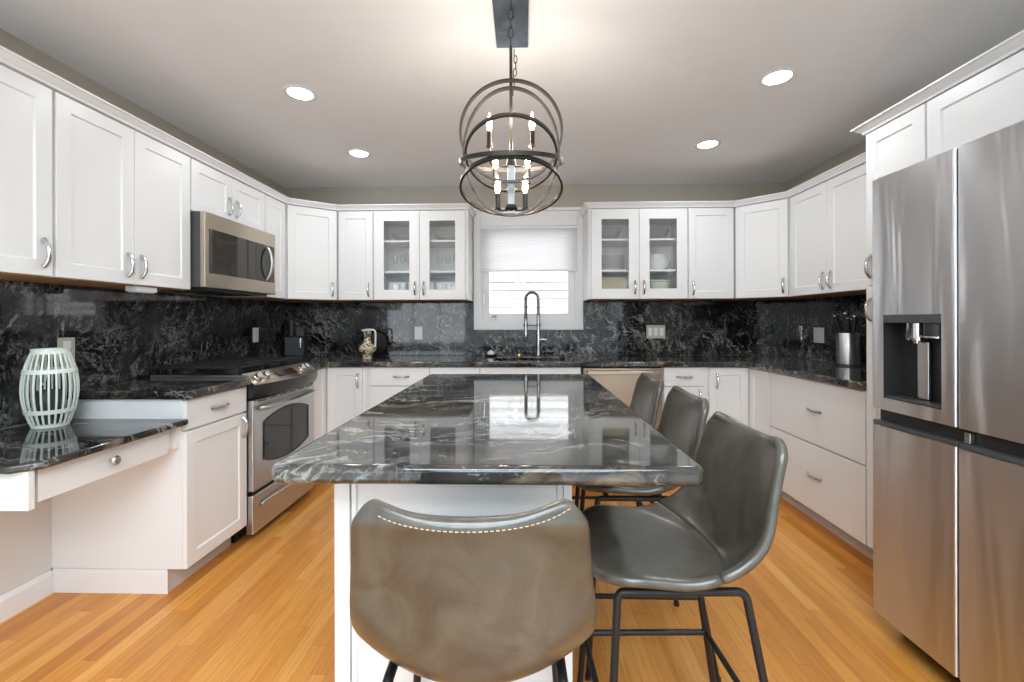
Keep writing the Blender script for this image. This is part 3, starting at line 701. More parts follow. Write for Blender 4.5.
# sink cabinet is open-topped for the basin
r = thing('sink_base_cabinet', 'white sink base cabinet under the window', 'cabinet', (-0.3305, ybb, 0), 0, 'white base cabinets')
w = 0.7695
m = MB().box(0.0005, 0.018, 0, DBK, 0.10, BZ1 - 0.0005).box(w - 0.018, w - 0.0005, 0, DBK, 0.10, BZ1 - 0.0005).box(0.018, w - 0.018, 0, DBK, 0.10, 0.12).box(0.018, w - 0.018, 0, 0.016, 0.12, BZ1 - 0.0005)
m.build('carcass', M['white'], r)
MB().box(0.0005, w - 0.0005, 0.072, DBK - 0.02, 0, 0.0995).build('toe_kick', M['toe'], r)
door_part(r, 0.003, w - 0.006, 0.733, 0.871, None, 0, kind='false_front', flat=True)
door_part(r, 0.003, w / 2 - 0.0015, 0.112, 0.727, w / 2 - 0.035, 0.655)
door_part(r, w / 2 + 0.0015, w - 0.006, 0.112, 0.727, w / 2 + 0.035, 0.655)
r = base_cab('white drawer base cabinet between the dishwasher and the corner', (1.056, ybb), 0, 0.338, DBK)
door_part(r, 0.006, 0.308, 0.733, 0.871, 0.157, 0.802, False, 'drawer', True, hl=0.115)
door_part(r, 0.006, 0.308, 0.112, 0.727, 0.27, 0.655)
r = thing('corner_base_cabinet', 'white corner base cabinet with folding doors below the wine glass', 'cabinet', (XR - 0.001, 3.010, 0), 0, 'white base cabinets')
x1, y0 = XR - 0.001, 3.0115
inv(r, MB().prism([(1.3945, ybb), (xrb, ybb), (xrb, y0), (x1, y0), (x1, YW - 0.001), (1.3945, YW - 0.001)], 0.10, BZ1 - 0.0005)).build('carcass', M['white'], r, bevel=0.001)
inv(r, MB().prism([(1.3945, ybb + 0.07), (xrb + 0.07, ybb + 0.07), (xrb + 0.07, y0), (x1 - 0.05, y0), (x1 - 0.05, YW - 0.05), (1.3945, YW - 0.05)], 0, 0.0995)).build('toe_kick', M['toe'], r)
world_door(r, (1.399, ybb), 0, XRB - 1.399 - 0.003, 0.115, 0.870, 0.055, 0.77)
world_door(r, (xrb, YB - 0.003), RROT, YB - 3.016, 0.115, 0.870)
r = base_cab('white base cabinet with two deep drawers beside the pantry', (xrb, 3.0105), RROT, 0.832, DR)
door_part(r, 0.006, 0.828, 0.505, 0.871, 0.456, 0.700, False, 'drawer', True, hl=0.115)
door_part(r, 0.006, 0.828, 0.110, 0.496, 0.456, 0.318, False, 'drawer', True, hl=0.115)

# pantry and the cabinet over the refrigerator
PY0, PY1 = 1.858, 2.178
r = thing('pantry_cabinet', 'narrow tall white pantry cabinet beside the refrigerator', 'cabinet', (xrb, PY1, 0), RROT, 'white tall cabinets')
w = PY1 - PY0
MB().box(0.0005, w - 0.0005, 0, DR, 0.10, UZ1).build('carcass', M['white'], r, bevel=0.001)
MB().box(0.0005, w - 0.0005, 0.072, DR - 0.02, 0, 0.0995).build('toe_kick', M['toe'], r)
door_part(r, 0.004, w - 0.004, 0.112, 1.388, 0.034, 1.277)
door_part(r, 0.004, w - 0.004, 1.396, UZ1 - 0.004, 0.034, 1.487)
r = thing('fridge_top_cabinet', 'white cabinet above the stainless refrigerator', 'cabinet', (xrb, PY0 - 0.001, 1.83), RROT, 'white tall cabinets')
w = PY0 - 0.80; h = UZ1 - 1.83
MB().box(0.0005, w - 0.0005, 0, DR, 0.0, h).build('carcass', M['white'], r, bevel=0.001)
door_part(r, 0.004, w / 2 - 0.002, 0.004, h - 0.004, w / 2 - 0.035, 0.09)
door_part(r, w / 2 + 0.002, w - 0.004, 0.004, h - 0.004, w / 2 + 0.035, 0.09)
MB().box(w + 0.0005, w + 0.02, -0.02, DR, -1.83, h).build('end_panel', M['white'], r, bevel=0.001)
k = MB().sweep([(XUR + 0.02, 2.180), (XRB, 2.180), (XRB, 0.78)], [(o - 0.019 if o == 0 else o * 1.15, z + 0.0085) for o, z in CP])
tag(k.build('crown_moulding', M['trim'], smooth=True, angle=20), 'white crown moulding above the refrigerator and pantry', 'moulding', 'white cabinet crown mouldings')

# ---------------------------------------------------------------- worktops
def top(label, mb, mat, bev=0.012):
    return tag(mb.build('worktop', mat, bevel=bev, seg=4), label, 'worktop', 'black granite worktops')
WT0 = BZ1
SX0, SX1, SY0, SY1 = -0.235, 0.345, 3.37, 3.74
xs = [XL + 0.021, -1.493, SX0, SX1, 1.667, XR - 0.021]
ys = [2.180, 3.066, 3.258, SY0, SY1, YW - 0.021]
def keep(i, j):
    if i == 4: return True                           # right run
    if j == 0: return False
    if i == 0: return True                           # left corner
    if j == 1: return False
    return not (i == 2 and j == 3)                   # sink hole
top('long L shaped black granite worktop around the sink', MB().cells(xs, ys, keep, WT0, ZT), M['gtop'], 0.010)
top('short black granite worktop between the desk and the range', MB().box(XL + 0.021, -1.493, 1.883, 2.333, WT0, ZT), M['gtop'], 0.010)
top('low black granite desk worktop under the slatted lantern', MB().prism([(XL + 0.021, 1.262), (-1.56, 1.262), (-1.503, 1.32), (-1.503, 1.9035), (XL + 0.021, 1.9035)], DZ - 0.027, DZ), M['gtop'], 0.010)
IX0, IX1, IY0, IY1 = -0.548, 0.384, 0.900, 2.504
def rrect(x0, x1, y0, y1, r, n=5):
    p = []
    for cx, cy, a in ((x1 - r, y0 + r, -PI / 2), (x1 - r, y1 - r, 0), (x0 + r, y1 - r, PI / 2), (x0 + r, y0 + r, PI)):
        for k in range(n + 1): p.append((cx + r * math.cos(a + PI / 2 * k / n), cy + r * math.sin(a + PI / 2 * k / n)))
    return p
top('large black granite island worktop below the chandelier', MB().prism(rrect(IX0, IX1, IY0, IY1, 0.034), 0.8775, 0.920), M['gisland'], 0.016)

# desk apron with a pencil drawer
r = thing('desk_frame', 'white desk apron with one pencil drawer under the low worktop', 'desk', (XL + 0.021, 1.295, 0.64))
dz1 = DZ - 0.0275
inv(r, MB().box(XL + 0.016, -1.533, 1.295, 1.315, 0.64, dz1)).build('end_apron', M['white'], r, bevel=0.002)
inv(r, MB().box(XL + 0.03, -1.565, 1.332, 1.875, 0.668, dz1)).build('drawer_box', M['white'], r)
m = MB().box(-1.563, -1.545, 1.334, 1.840, 0.652, dz1 - 0.006)
d = inv(r, m).build('drawer', M['white'], r, bevel=0.002)
m = MB().lathe([(0.0075, 0), (0.006, 0.008), (0.006, 0.012), (0.016, 0.018), (0.018, 0.023), (0.014, 0.028)], (-1.545, 1.575, 0.708), 18, axis='X')
inv(r, m).build('knob', M['nickel'], d, smooth=True)
inv(r, MB().box(XL + 0.016, -1.545, 1.877, 1.9035, 0.66, dz1)).build('side_cleat', M['white'], r)

# ---------------------------------------------------------------- island
r = thing('kitchen_island', 'white panelled island cabinet under the large granite top', 'island', (-0.185, 1.10, 0))
ia, ib, iy0, iy1 = -0.487, 0.123, 1.10, 2.47
inv(r, MB().box(ia + 0.012, ib - 0.002, iy0 + 0.012, iy1, 0.09, 0.877)).build('carcass', M['white'], r)
inv(r, MB().box(ia + 0.06, ib - 0.002, iy0 + 0.012, iy1 - 0.05, 0, 0.0895)).build('plinth', M['toe'], r)
inv(r, MB().box(ia, ia + 0.040, iy0 - 0.004, iy0 + 0.034, 0.0, 0.877)).build('corner_post', M['white'], r, bevel=0.002)
inv(r, MB().box(ib - 0.022, ib, iy0 - 0.002, iy0 + 0.034, 0.0, 0.877)).build('corner_post', M['white'], r, bevel=0.002)
m = MB(); m.T = Matrix.Translation((0, iy0 + 0.012, 0)); m.shaker(ia + 0.043, ib - 0.024, 0.012, 0.874, -0.012, 0.0, 0.012, 0.006, 0.004)
inv(r, m).build('end_panel', M['white'], r)
for k in range(3):
    a = iy0 + 0.05 + k * 0.442
    m = MB(); m.T = Matrix.Translation((ia + 0.0115, 0, 0)) @ Matrix.Rotation(-PI / 2, 4, 'Z'); m.shaker(-a - 0.436, -a, 0.115, 0.868, -0.018, 0.0)
    d = inv(r, m).build('door', M['white'], r)
    h = MB(); h.T = m.T; h.pull(-a - 0.40, 0.77, -0.018); inv(r, h).build('handle', M['nickel'], d, smooth=True)

# ---------------------------------------------------------------- refrigerator
FX, FY0, FYS, FY1, FZ = 1.372, 0.880, 1.404, 1.737, 1.772
r = thing('refrigerator', 'tall stainless four-door refrigerator with a water dispenser', 'refrigerator', (FX, FY0, 0))
inv(r, MB().box(FX + 0.075, 2.28, FY0 + 0.004, FY1 - 0.004, 0.035, FZ - 0.012)).build('body', M['darkgrey'], r, bevel=0.004)
inv(r, MB().box(FX + 0.10, 2.2, FY0 + 0.02, FY1 - 0.02, 0.0, 0.0345)).build('base_grille', M['blackp'], r)
inv(r, MB().box(FX + 0.03, FX + 0.0745, FY0 + 0.006, FY1 - 0.006, 0.825, 0.885)).build('centre_band', M['blackp'], r)
def fdoor(y0, y1, z0, z1, hole=None, lower=False):
    """Door with softly rounded upright edges; hole = (ya,yb,za,zb) for the dispenser."""
    R = 0.010; prof = []
    n = 6
    for q in range(n + 1):
        a = PI / 2 * q / n; prof.append((FX + R - R * math.sin(a), y0 + R - R * math.cos(a)))
    ysx = [p[1] for p in prof]
    mid = [hole[0], hole[1]] if hole else []
    pts = prof + [(FX, y) for y in mid] + [(x, y0 + y1 - y) for x, y in reversed(prof)]
    zs_ = [z0] + ([hole[2], hole[3]] if hole else []) + [z1]
    vs = []; fs = []; m = len(pts)
    for z in zs_:
        for x, y in pts: vs.append((x, y, z))
    for j in range(len(zs_) - 1):
        for i in range(m - 1):
            if hole and j == 1 and i == len(prof): continue
            fs.append((j * m + i, (j + 1) * m + i, (j + 1) * m + i + 1, j * m + i + 1))
    k = len(vs); xb = FX + 0.07
    vs += [(xb, y0, zs_[0]), (xb, y1, zs_[0]), (xb, y0, zs_[-1]), (xb, y1, zs_[-1])]
    T = (len(zs_) - 1) * m
    fs.append(tuple(range(0, m)) + (k + 1, k)); fs.append(tuple(reversed(range(T, T + m))) + (k + 2, k + 3))
    left = [j * m for j in range(len(zs_))]; right = [j * m + m - 1 for j in range(len(zs_))]
    fs.append(tuple(left) + (k + 2, k)); fs.append(tuple(reversed(right)) + (k + 1, k + 3))
    fs.append((k, k + 2, k + 3, k + 1))
    return MB().add(vs, fs)
HO = (1.452, 1.680, 0.930, 1.245)
g = 0.0025
d = inv(r, fdoor(FYS + g, FY1, 0.884, FZ, HO)).build('door', M['steel'], r, smooth=True, angle=50)
m = MB(); a, b, z0, z1 = HO; dp = 0.068
m.add([(FX, a, z0), (FX, b, z0), (FX, b, z1), (FX, a, z1), (FX + dp, a, z0), (FX + dp, b, z0), (FX + dp, b, z1), (FX + dp, a, z1)],
      [(0, 1, 5, 4), (1, 2, 6, 5), (2, 3, 7, 6), (3, 0, 4, 7), (4, 5, 6, 7)])
inv(r, m).build('dispenser_recess', M['blackp'], d)
inv(r, MB().box(FX - 0.001, FX + 0.05, a + 0.002, b - 0.002, z1 - 0.030, z1 - 0.001)).build('control_strip', M['darkgrey'], d, bevel=0.002)
m = MB().lathe([(0.022, -0.012), (0.030, -0.010), (0.031, 0.0), (0.030, 0.050)], (FX + 0.036, a + 0.128, z1 - 0.082), 24)
m.lathe([(0.010, 0), (0.012, 0.02)], (FX + 0.036, a + 0.128, z1 - 0.103), 16)
inv(r, m).build('nozzle', M['chrome'], d, smooth=True)
m = MB().lathe([(0.034, 0.0), (0.034, 0.045)], (FX + 0.034, a + 0.050, z1 - 0.076), 24)
inv(r, m).build('ice_chute', M['blackp'], d, smooth=True)
m = MB().lathe([(0.035, -0.006), (0.0355, -0.003), (0.035, 0.0)], (FX + 0.034, a + 0.050, z1 - 0.0762), 24)
inv(r, m).build('chute_ring', M['chrome'], d, smooth=True)
inv(r, MB().box(FX + 0.048, FX + 0.058, a + 0.098, a + 0.142, z0 + 0.012, z1 - 0.098)).build('paddle', M['steel'], d, bevel=0.004)
m = MB().box(FX + 0.002, FX + dp - 0.002, a + 0.003, b - 0.003, z0 + 0.001, z0 + 0.010)
inv(r, m).build('drip_tray', M['darkgrey'], d, bevel=0.002)
inv(r, fdoor(FY0, FYS - g, 0.884, FZ)).build('door', M['steel'], r, smooth=True, angle=50)
inv(r, fdoor(FYS + g, FY1, 0.088, 0.820)).build('door', M['steel'], r, smooth=True, angle=50)
inv(r, fdoor(FY0, FYS - g, 0.088, 0.820)).build('door', M['steel'], r, smooth=True, angle=50)
inv(r, MB().box(FX + 0.004, FX + 0.07, FYS + g, FY1 - 0.002, 0.8205, 0.836)).build('handle_lip', M['darkgrey'], r, bevel=0.002)
inv(r, MB().box(FX + 0.004, FX + 0.07, FY0 + 0.002, FYS - g, 0.8205, 0.836)).build('handle_lip', M['darkgrey'], r, bevel=0.002)
inv(r, MB().box(FX + 0.012, FX + 0.028, FYS - 0.03, FYS - 0.012, 0.838, 0.872)).build('hinge', M['nickel'], r, bevel=0.002)

# ---------------------------------------------------------------- range
r = thing('gas_range', 'stainless slide-in gas range with oven window and bottom drawer', 'range', (XLB, 2.3365, 0))
RY0, RY1 = 2.3365, 3.0600
RXF = -1.487
inv(r, MB().box(XL + 0.03, -1.530, RY0, RY1, 0.10, 0.905)).build('body', M['black'], r, bevel=0.002)
inv(r, MB().box(XL + 0.06, -1.60, RY0 + 0.01, RY1 - 0.01, 0.0, 0.0995)).build('plinth', M['black'], r)
# oven door with arched window
m = MB().box(-1.5295, RXF, RY0 + 0.001, RY1 - 0.028, 0.284, 0.790)
d = inv(r, m).build('oven_door', M['steelh'], r, bevel=0.008, seg=3)
wy0, wy1, wz0, wz1 = 2.434, 2.936, 0.437, 0.652
pts = []
n = 12
for q in range(n + 1): t = q / n; pts.append((wy0 + (wy1 - wy0) * t, wz1 + 0.045 * (1 - (2 * t - 1) ** 2)))
for q in range(n + 1): t = 1 - q / n; pts.append((wy0 + (wy1 - wy0) * t, wz0 - 0.045 * (1 - (2 * t - 1) ** 2)))
k = len(pts)
m = MB().add([(RXF + 0.0022, y, z) for y, z in pts] + [(RXF - 0.003, y, z) for y, z in pts], [tuple(range(k)), tuple(reversed(range(k, 2 * k)))] + [(i, (i + 1) % k, k + (i + 1) % k, k + i) for i in range(k)])
inv(r, m).build('oven_window', M['ovenglass'], d)
m = MB().tube([(RXF + 0.0035, y, z) for y, z in pts], 0.004, 8, closed=True)
inv(r, m).build('window_trim', M['black'], d, smooth=True)
m = MB(); hz = 0.738
path = [(RXF + 0.004, RY0 + 0.055, hz), (RXF + 0.028, RY0 + 0.075, hz)] + [(RXF + 0.030 + 0.022 * math.sin(PI * q / 10), RY0 + 0.10 + (RY1 - RY0 - 0.225) * q / 10, hz) for q in range(11)] + [(RXF + 0.028, RY1 - 0.100, hz), (RXF + 0.004, RY1 - 0.080, hz)]
m.tube(path, 0.014, 12); inv(r, m).build('handle', M['steelh'], d, smooth=True)
m = MB()
for q in range(6):
    a = RY0 + 0.04 + q * 0.106; m.box(RXF - 0.001, RXF + 0.001, a, a + 0.09, 0.775, 0.783)
inv(r, m).build('vent_slots', M['black'], d)
m = MB().box(-1.5295, RXF, RY0 - 0.002, RY1 - 0.028, 0.050, 0.264)
d = inv(r, m).build('bottom_drawer', M['steelh'], r, bevel=0.008, seg=3)
hz = 0.203
m = MB().tube([(RXF + 0.004, RY0 + 0.06, hz - 0.01)] + [(RXF + 0.010 + 0.018 * math.sin(PI * q / 10), RY0 + 0.08 + (RY1 - RY0 - 0.185) * q / 10, hz + 0.004 * math.sin(PI * q / 10)) for q in range(11)] + [(RXF + 0.004, RY1 - 0.085, hz - 0.01)], 0.010, 10)
inv(r, m).build('handle', M['steelh'], d, smooth=True)
# bowed control panel in front of the cooktop
m = MB(); n = 14; vs = []; fs = []
for q in range(n + 1):
    t = q / n; y = RY0 + (RY1 - RY0) * t; bow = 0.050 * (1 - (2 * t - 1) ** 2)
    xf = -1.480 + bow
    vs += [(-1.530, y, 0.800), (xf - 0.012, y, 0.802), (xf + 0.004, y, 0.845), (xf + 0.002, y, 0.872), (-1.555, y, 0.932), (-1.58, y, 0.932)]
for q in range(n):
    for j in range(6): fs.append((q * 6 + j, q * 6 + (j + 1) % 6, (q + 1) * 6 + (j + 1) % 6, (q + 1) * 6 + j))
fs.append(tuple(range(6))); fs.append(tuple(reversed(range(n * 6, n * 6 + 6))))
cp = inv(r, m.add(vs, fs)).build('control_panel', M['black'], r, smooth=True, angle=30)
m = MB(); vs = []; fs = []
for q in range(n + 1):
    t = q / n; y = RY0 + 0.006 + (RY1 - RY0 - 0.012) * t; bow = 0.050 * (1 - (2 * t - 1) ** 2); xf = -1.480 + bow
    for off in (0.0006, 0.004):
        vs += [(xf + 0.000, y, 0.874 + off), (-1.5555, y, 0.9325 + off)]
for q in range(n):
    a = q * 4; b = a + 4
    fs += [(a, a + 1, b + 1, b), (a + 2, b + 2, b + 3, a + 3), (a, b, b + 2, a + 2), (a + 1, a + 3, b + 3, b + 1)]
fs += [(0, 2, 3, 1), (n * 4, n * 4 + 1, n * 4 + 3, n * 4 + 2)]
inv(r, m.add(vs, fs)).build('control_fascia', M['steelw'], cp, smooth=True, angle=30)
tilt = math.atan2(0.058, 0.075)
for y in (2.405, 2.468, 2.868, 2.932):
    t = (y - RY0) / (RY1 - RY0); bow = 0.050 * (1 - (2 * t - 1) ** 2); xm = (-1.480 + bow - 1.5555) / 2 + 0.004
    m = MB(); m.T = Matrix.Translation((xm, y, 0.9085)) @ Matrix.Rotation(PI / 2 - tilt, 4, 'Y')
    m.T = Matrix.Translation((xm, y, 0.9075)) @ Matrix.Rotation(math.atan2(0.058, 0.06), 4, 'Y')
    m.lathe([(0.026, 0), (0.026, 0.005), (0.022, 0.008), (0.021, 0.024), (0.018, 0.027)], (0, 0, 0), 22)
    m.box(-0.018, 0.018, -0.004, 0.004, 0.027, 0.034)
    inv(r, m).build('knob', M['nickel'], r, smooth=True)
m = MB(); m.T = Matrix.Translation((-1.492, 2.67, 0.9095)) @ Matrix.Rotation(math.atan2(0.058, 0.085), 4, 'Y')
m.box(-0.022, 0.026, -0.10, 0.10, 0, 0.006); inv(r, m).build('display', M['display'], r, bevel=0.002)
# cooktop: plate, burners, grates
inv(r, MB().box(XL + 0.024, -1.5805, RY0 - 0.008, RY1 + 0.005, 0.918, 0.930)).build('cooktop', M['black'], r, bevel=0.003)
inv(r, MB().box(XL + 0.10, -1.50, RY0 - 0.010, RY0 - 0.002, 0.918, 0.931)).build('edge_trim', M['steelh'], r, bevel=0.001)
for bx, by in ((-1.71, 2.50), (-1.99, 2.50), (-1.85, 2.72), (-1.71, 2.90), (-1.99, 2.90)):
    m = MB().lathe([(0.050, 0.930), (0.050, 0.937), (0.034, 0.944), (0.034, 0.951), (0.0, 0.953)], (bx, by, 0), 24, cap=False)
    inv(r, m).build('burner', M['iron'], r, smooth=True)
for y0, y1 in ((2.352, 2.596), (2.602, 2.838), (2.844, 3.046)):
    m = MB(); x0, x1 = -2.10, -1.592; z = 0.968
    m.tube([(x0, y0, z), (x1, y0, z), (x1, y1, z), (x0, y1, z)], 0.0065, 8, closed=True)
    ym = (y0 + y1) / 2
    for yy in (y0 + (y1 - y0) * 0.33, y0 + (y1 - y0) * 0.67): m.box(x0, x1, yy - 0.005, yy + 0.005, z - 0.006, z + 0.006)
    for xx in (x0 + 0.12, (x0 + x1) / 2, x1 - 0.12): m.box(xx - 0.005, xx + 0.005, y0, y1, z - 0.006, z + 0.006)
    for xx in (x0, x1):
        for yy in (y0, y1): m.box(xx - 0.007, xx + 0.007, yy - 0.007, yy + 0.007, 0.9305, z)
    inv(r, m).build('grate', M['iron'], r, bevel=0.0015)

# ---------------------------------------------------------------- microwave
MY0, MY1, MX = 2.3465, 3.026, -1.762
MZ0, MZ1 = 1.418, 1.8405
r = thing('microwave', 'stainless over-the-range microwave with dark glass door', 'microwave', (MX, MY0, MZ0))
inv(r, MB().box(XL + 0.022, MX - 0.030, MY0, MY1, MZ0, MZ1)).build('body', M['darkgrey'], r, bevel=0.003)
inv(r, MB().box(XL + 0.06, MX - 0.05, MY0 + 0.02, MY1 - 0.02, MZ0 - 0.012, MZ0 - 0.0005)).build('bottom_vent', M['black'], r)
m = MB().box(MX - 0.0295, MX, MY0, MY1, MZ0, MZ1)
d = inv(r, m).build('door', M['steelw'], r, bevel=0.004, seg=3)
gy0, gy1, gz0, gz1 = MY0 + 0.030, MY1 - 0.018, MZ0 + 0.082, MZ1 - 0.090
gs = MY0 + 0.445
inv(r, MB().box(MX - 0.004, MX + 0.002, gy0, gs - 0.002, gz0, gz1)).build('window', M['mwglass'], d, bevel=0.001)
inv(r, MB().box(MX - 0.004, MX + 0.0018, gs + 0.002, gy1, gz0, gz1)).build('control_panel', M['mwglass'], d, bevel=0.001)
hy = MY0 + 0.565
path = [(MX + 0.002, hy, gz0 + 0.012)] + [(MX + 0.012 + 0.030 * math.sin(PI * q / 10) ** 0.7, hy, gz0 + 0.02 + (gz1 - gz0 - 0.04) * q / 10) for q in range(11)] + [(MX + 0.002, hy, gz1 - 0.012)]
inv(r, MB().tube(path, 0.011, 12)).build('handle', M['steelh'], d, smooth=True)

# ---------------------------------------------------------------- dishwasher
r = thing('dishwasher', 'stainless dishwasher between the sink cabinet and drawers', 'dishwasher', (0.452, YB, 0))
a, b = 0.4525, 1.0455
inv(r, MB().box(a - 0.010, b + 0.008, ybb + 0.012, YW - 0.03, 0.03, BZ1 - 0.002)).build('body', M['black'], r)
inv(r, MB().box(a + 0.01, b - 0.01, ybb + 0.06, ybb + 0.08, 0.0, 0.029)).build('toe_kick', M['black'], r)
d = inv(r, MB().box(a, b, YB - 0.018, ybb + 0.0115, 0.105, 0.868)).build('door', M['steelx'], r, bevel=0.005, seg=3)
m = MB().box(a + 0.028, b - 0.028, YB - 0.056, YB - 0.042, 0.826, 0.850)
for xx in (a + 0.05, b - 0.05): m.box(xx - 0.008, xx + 0.008, YB - 0.043, YB - 0.0185, 0.831, 0.846)
inv(r, m).build('handle', M['steelw'], d, bevel=0.004)

# ---------------------------------------------------------------- sink and faucet
r = thing('sink', 'stainless undermount sink set into the worktop below the window', 'sink', (0.055, 3.555, 0.68))
m = MB(); t = 0.004
o = rrect(SX0 - 0.008, SX1 + 0.008, SY0 - 0.008, SY1 + 0.008, 0.03); i1 = rrect(SX0 - 0.002, SX1 + 0.002, SY0 - 0.002, SY1 + 0.002, 0.028); i2 = rrect(SX0 + 0.012, SX1 - 0.012, SY0 + 0.012, SY1 - 0.012, 0.03)
k = len(o)
vs = [(x, y, 0.8765) for x, y in o] + [(x, y, 0.8765) for x, y in i1] + [(x, y, 0.70) for x, y in i2] + [(x, y, 0.8725) for x, y in o] + [(x, y, 0.695) for x, y in i1]
fs = []
for i in range(k):
    j = (i + 1) % k
    fs += [(i, j, k + j, k + i), (k + i, k + j, 2 * k + j, 2 * k + i), (j, i, 3 * k + i, 3 * k + j), (3 * k + j, 3 * k + i, 4 * k + i, 4 * k + j)]
fs += [tuple(range(2 * k, 3 * k)), tuple(reversed(range(4 * k, 5 * k)))]
inv(r, m.add(vs, fs)).build('basin', M['steelx'], r, smooth=True)
inv(r, MB().lathe([(0.04, 0.7005), (0.04, 0.704), (0.03, 0.703), (0.0, 0.703)], (0.055, 3.6, 0), 24, cap=False)).build('drain', M['chrome'], r, smooth=True)
fx, fy = 0.133, 3.785
r = thing('kitchen_faucet', 'tall spring-neck steel faucet in front of the window', 'faucet', (fx, fy, ZT))
m = MB().lathe([(0.030, 0), (0.030, 0.006), (0.024, 0.010), (0.021, 0.05), (0.0200, 0.07), (0.0190, 0.20), (0.015, 0.21), (0.015, 0.36)], (0, 0, 0.0), 20)
m.build('stem', M['faucet'], r, smooth=True)
R = 0.055; arch = [(0, 0, 0.36)] + [(-R + R * math.cos(PI * q / 16), -0.02 * q / 16, 0.505 + R * math.sin(PI * q / 16)) for q in range(17)] + [(-2 * R, -0.02, 0.32)]
full = []
for A, B in zip(arch, arch[1:]):
    A = Vector(A); B = Vector(B); nseg = max(1, int((B - A).length / 0.004))
    for q in range(nseg): full.append(A.lerp(B, q / nseg))
full.append(Vector(arch[-1]))
m = MB().tube([tuple(p) for p in full[::4]], 0.0115, 10); m.build('hose', M['darkgrey'], r, smooth=True)
coil = []; ph = 0.0
for q in range(len(full) - 1):
    tdir = (full[q + 1] - full[q]).normalized(); s1 = Vector((0, 1, 0)); s2 = tdir.cross(s1).normalized()
    for e in range(4):
        ph += 2 * PI / 10; p = full[q].lerp(full[q + 1], e / 4)
        coil.append(tuple(p + s1 * 0.0155 * math.cos(ph) + s2 * 0.0155 * math.sin(ph)))
MB().tube(coil, 0.0034, 5).build('spring', M['faucet'], r, smooth=True)
m = MB().lathe([(0.010, 0.165), (0.021, 0.170), (0.022, 0.205), (0.016, 0.235), (0.015, 0.300), (0.012, 0.33)], (-2 * R, -0.02, 0.0), 18)
m.build('spray_head', M['faucet'], r, smooth=True)
m = MB().tube([(0, 0, 0.272), (-2 * R, -0.02, 0.272)], 0.006, 8).lathe([(0.021, 0.260), (0.021, 0.284)], (-2 * R, -0.02, 0), 18).lathe([(0.019, 0.257), (0.019, 0.287)], (0, 0, 0), 18)
m.build('docking_arm', M['faucet'], r, smooth=True)
m = MB().tube([(0.0, 0, 0.145), (0.075, -0.01, 0.145)], [0.016, 0.014], 12).tube([(0.070, -0.01, 0.150), (0.088, -0.012, 0.225)], [0.006, 0.0045], 8)
m.build('lever', M['faucet'], r, smooth=True)

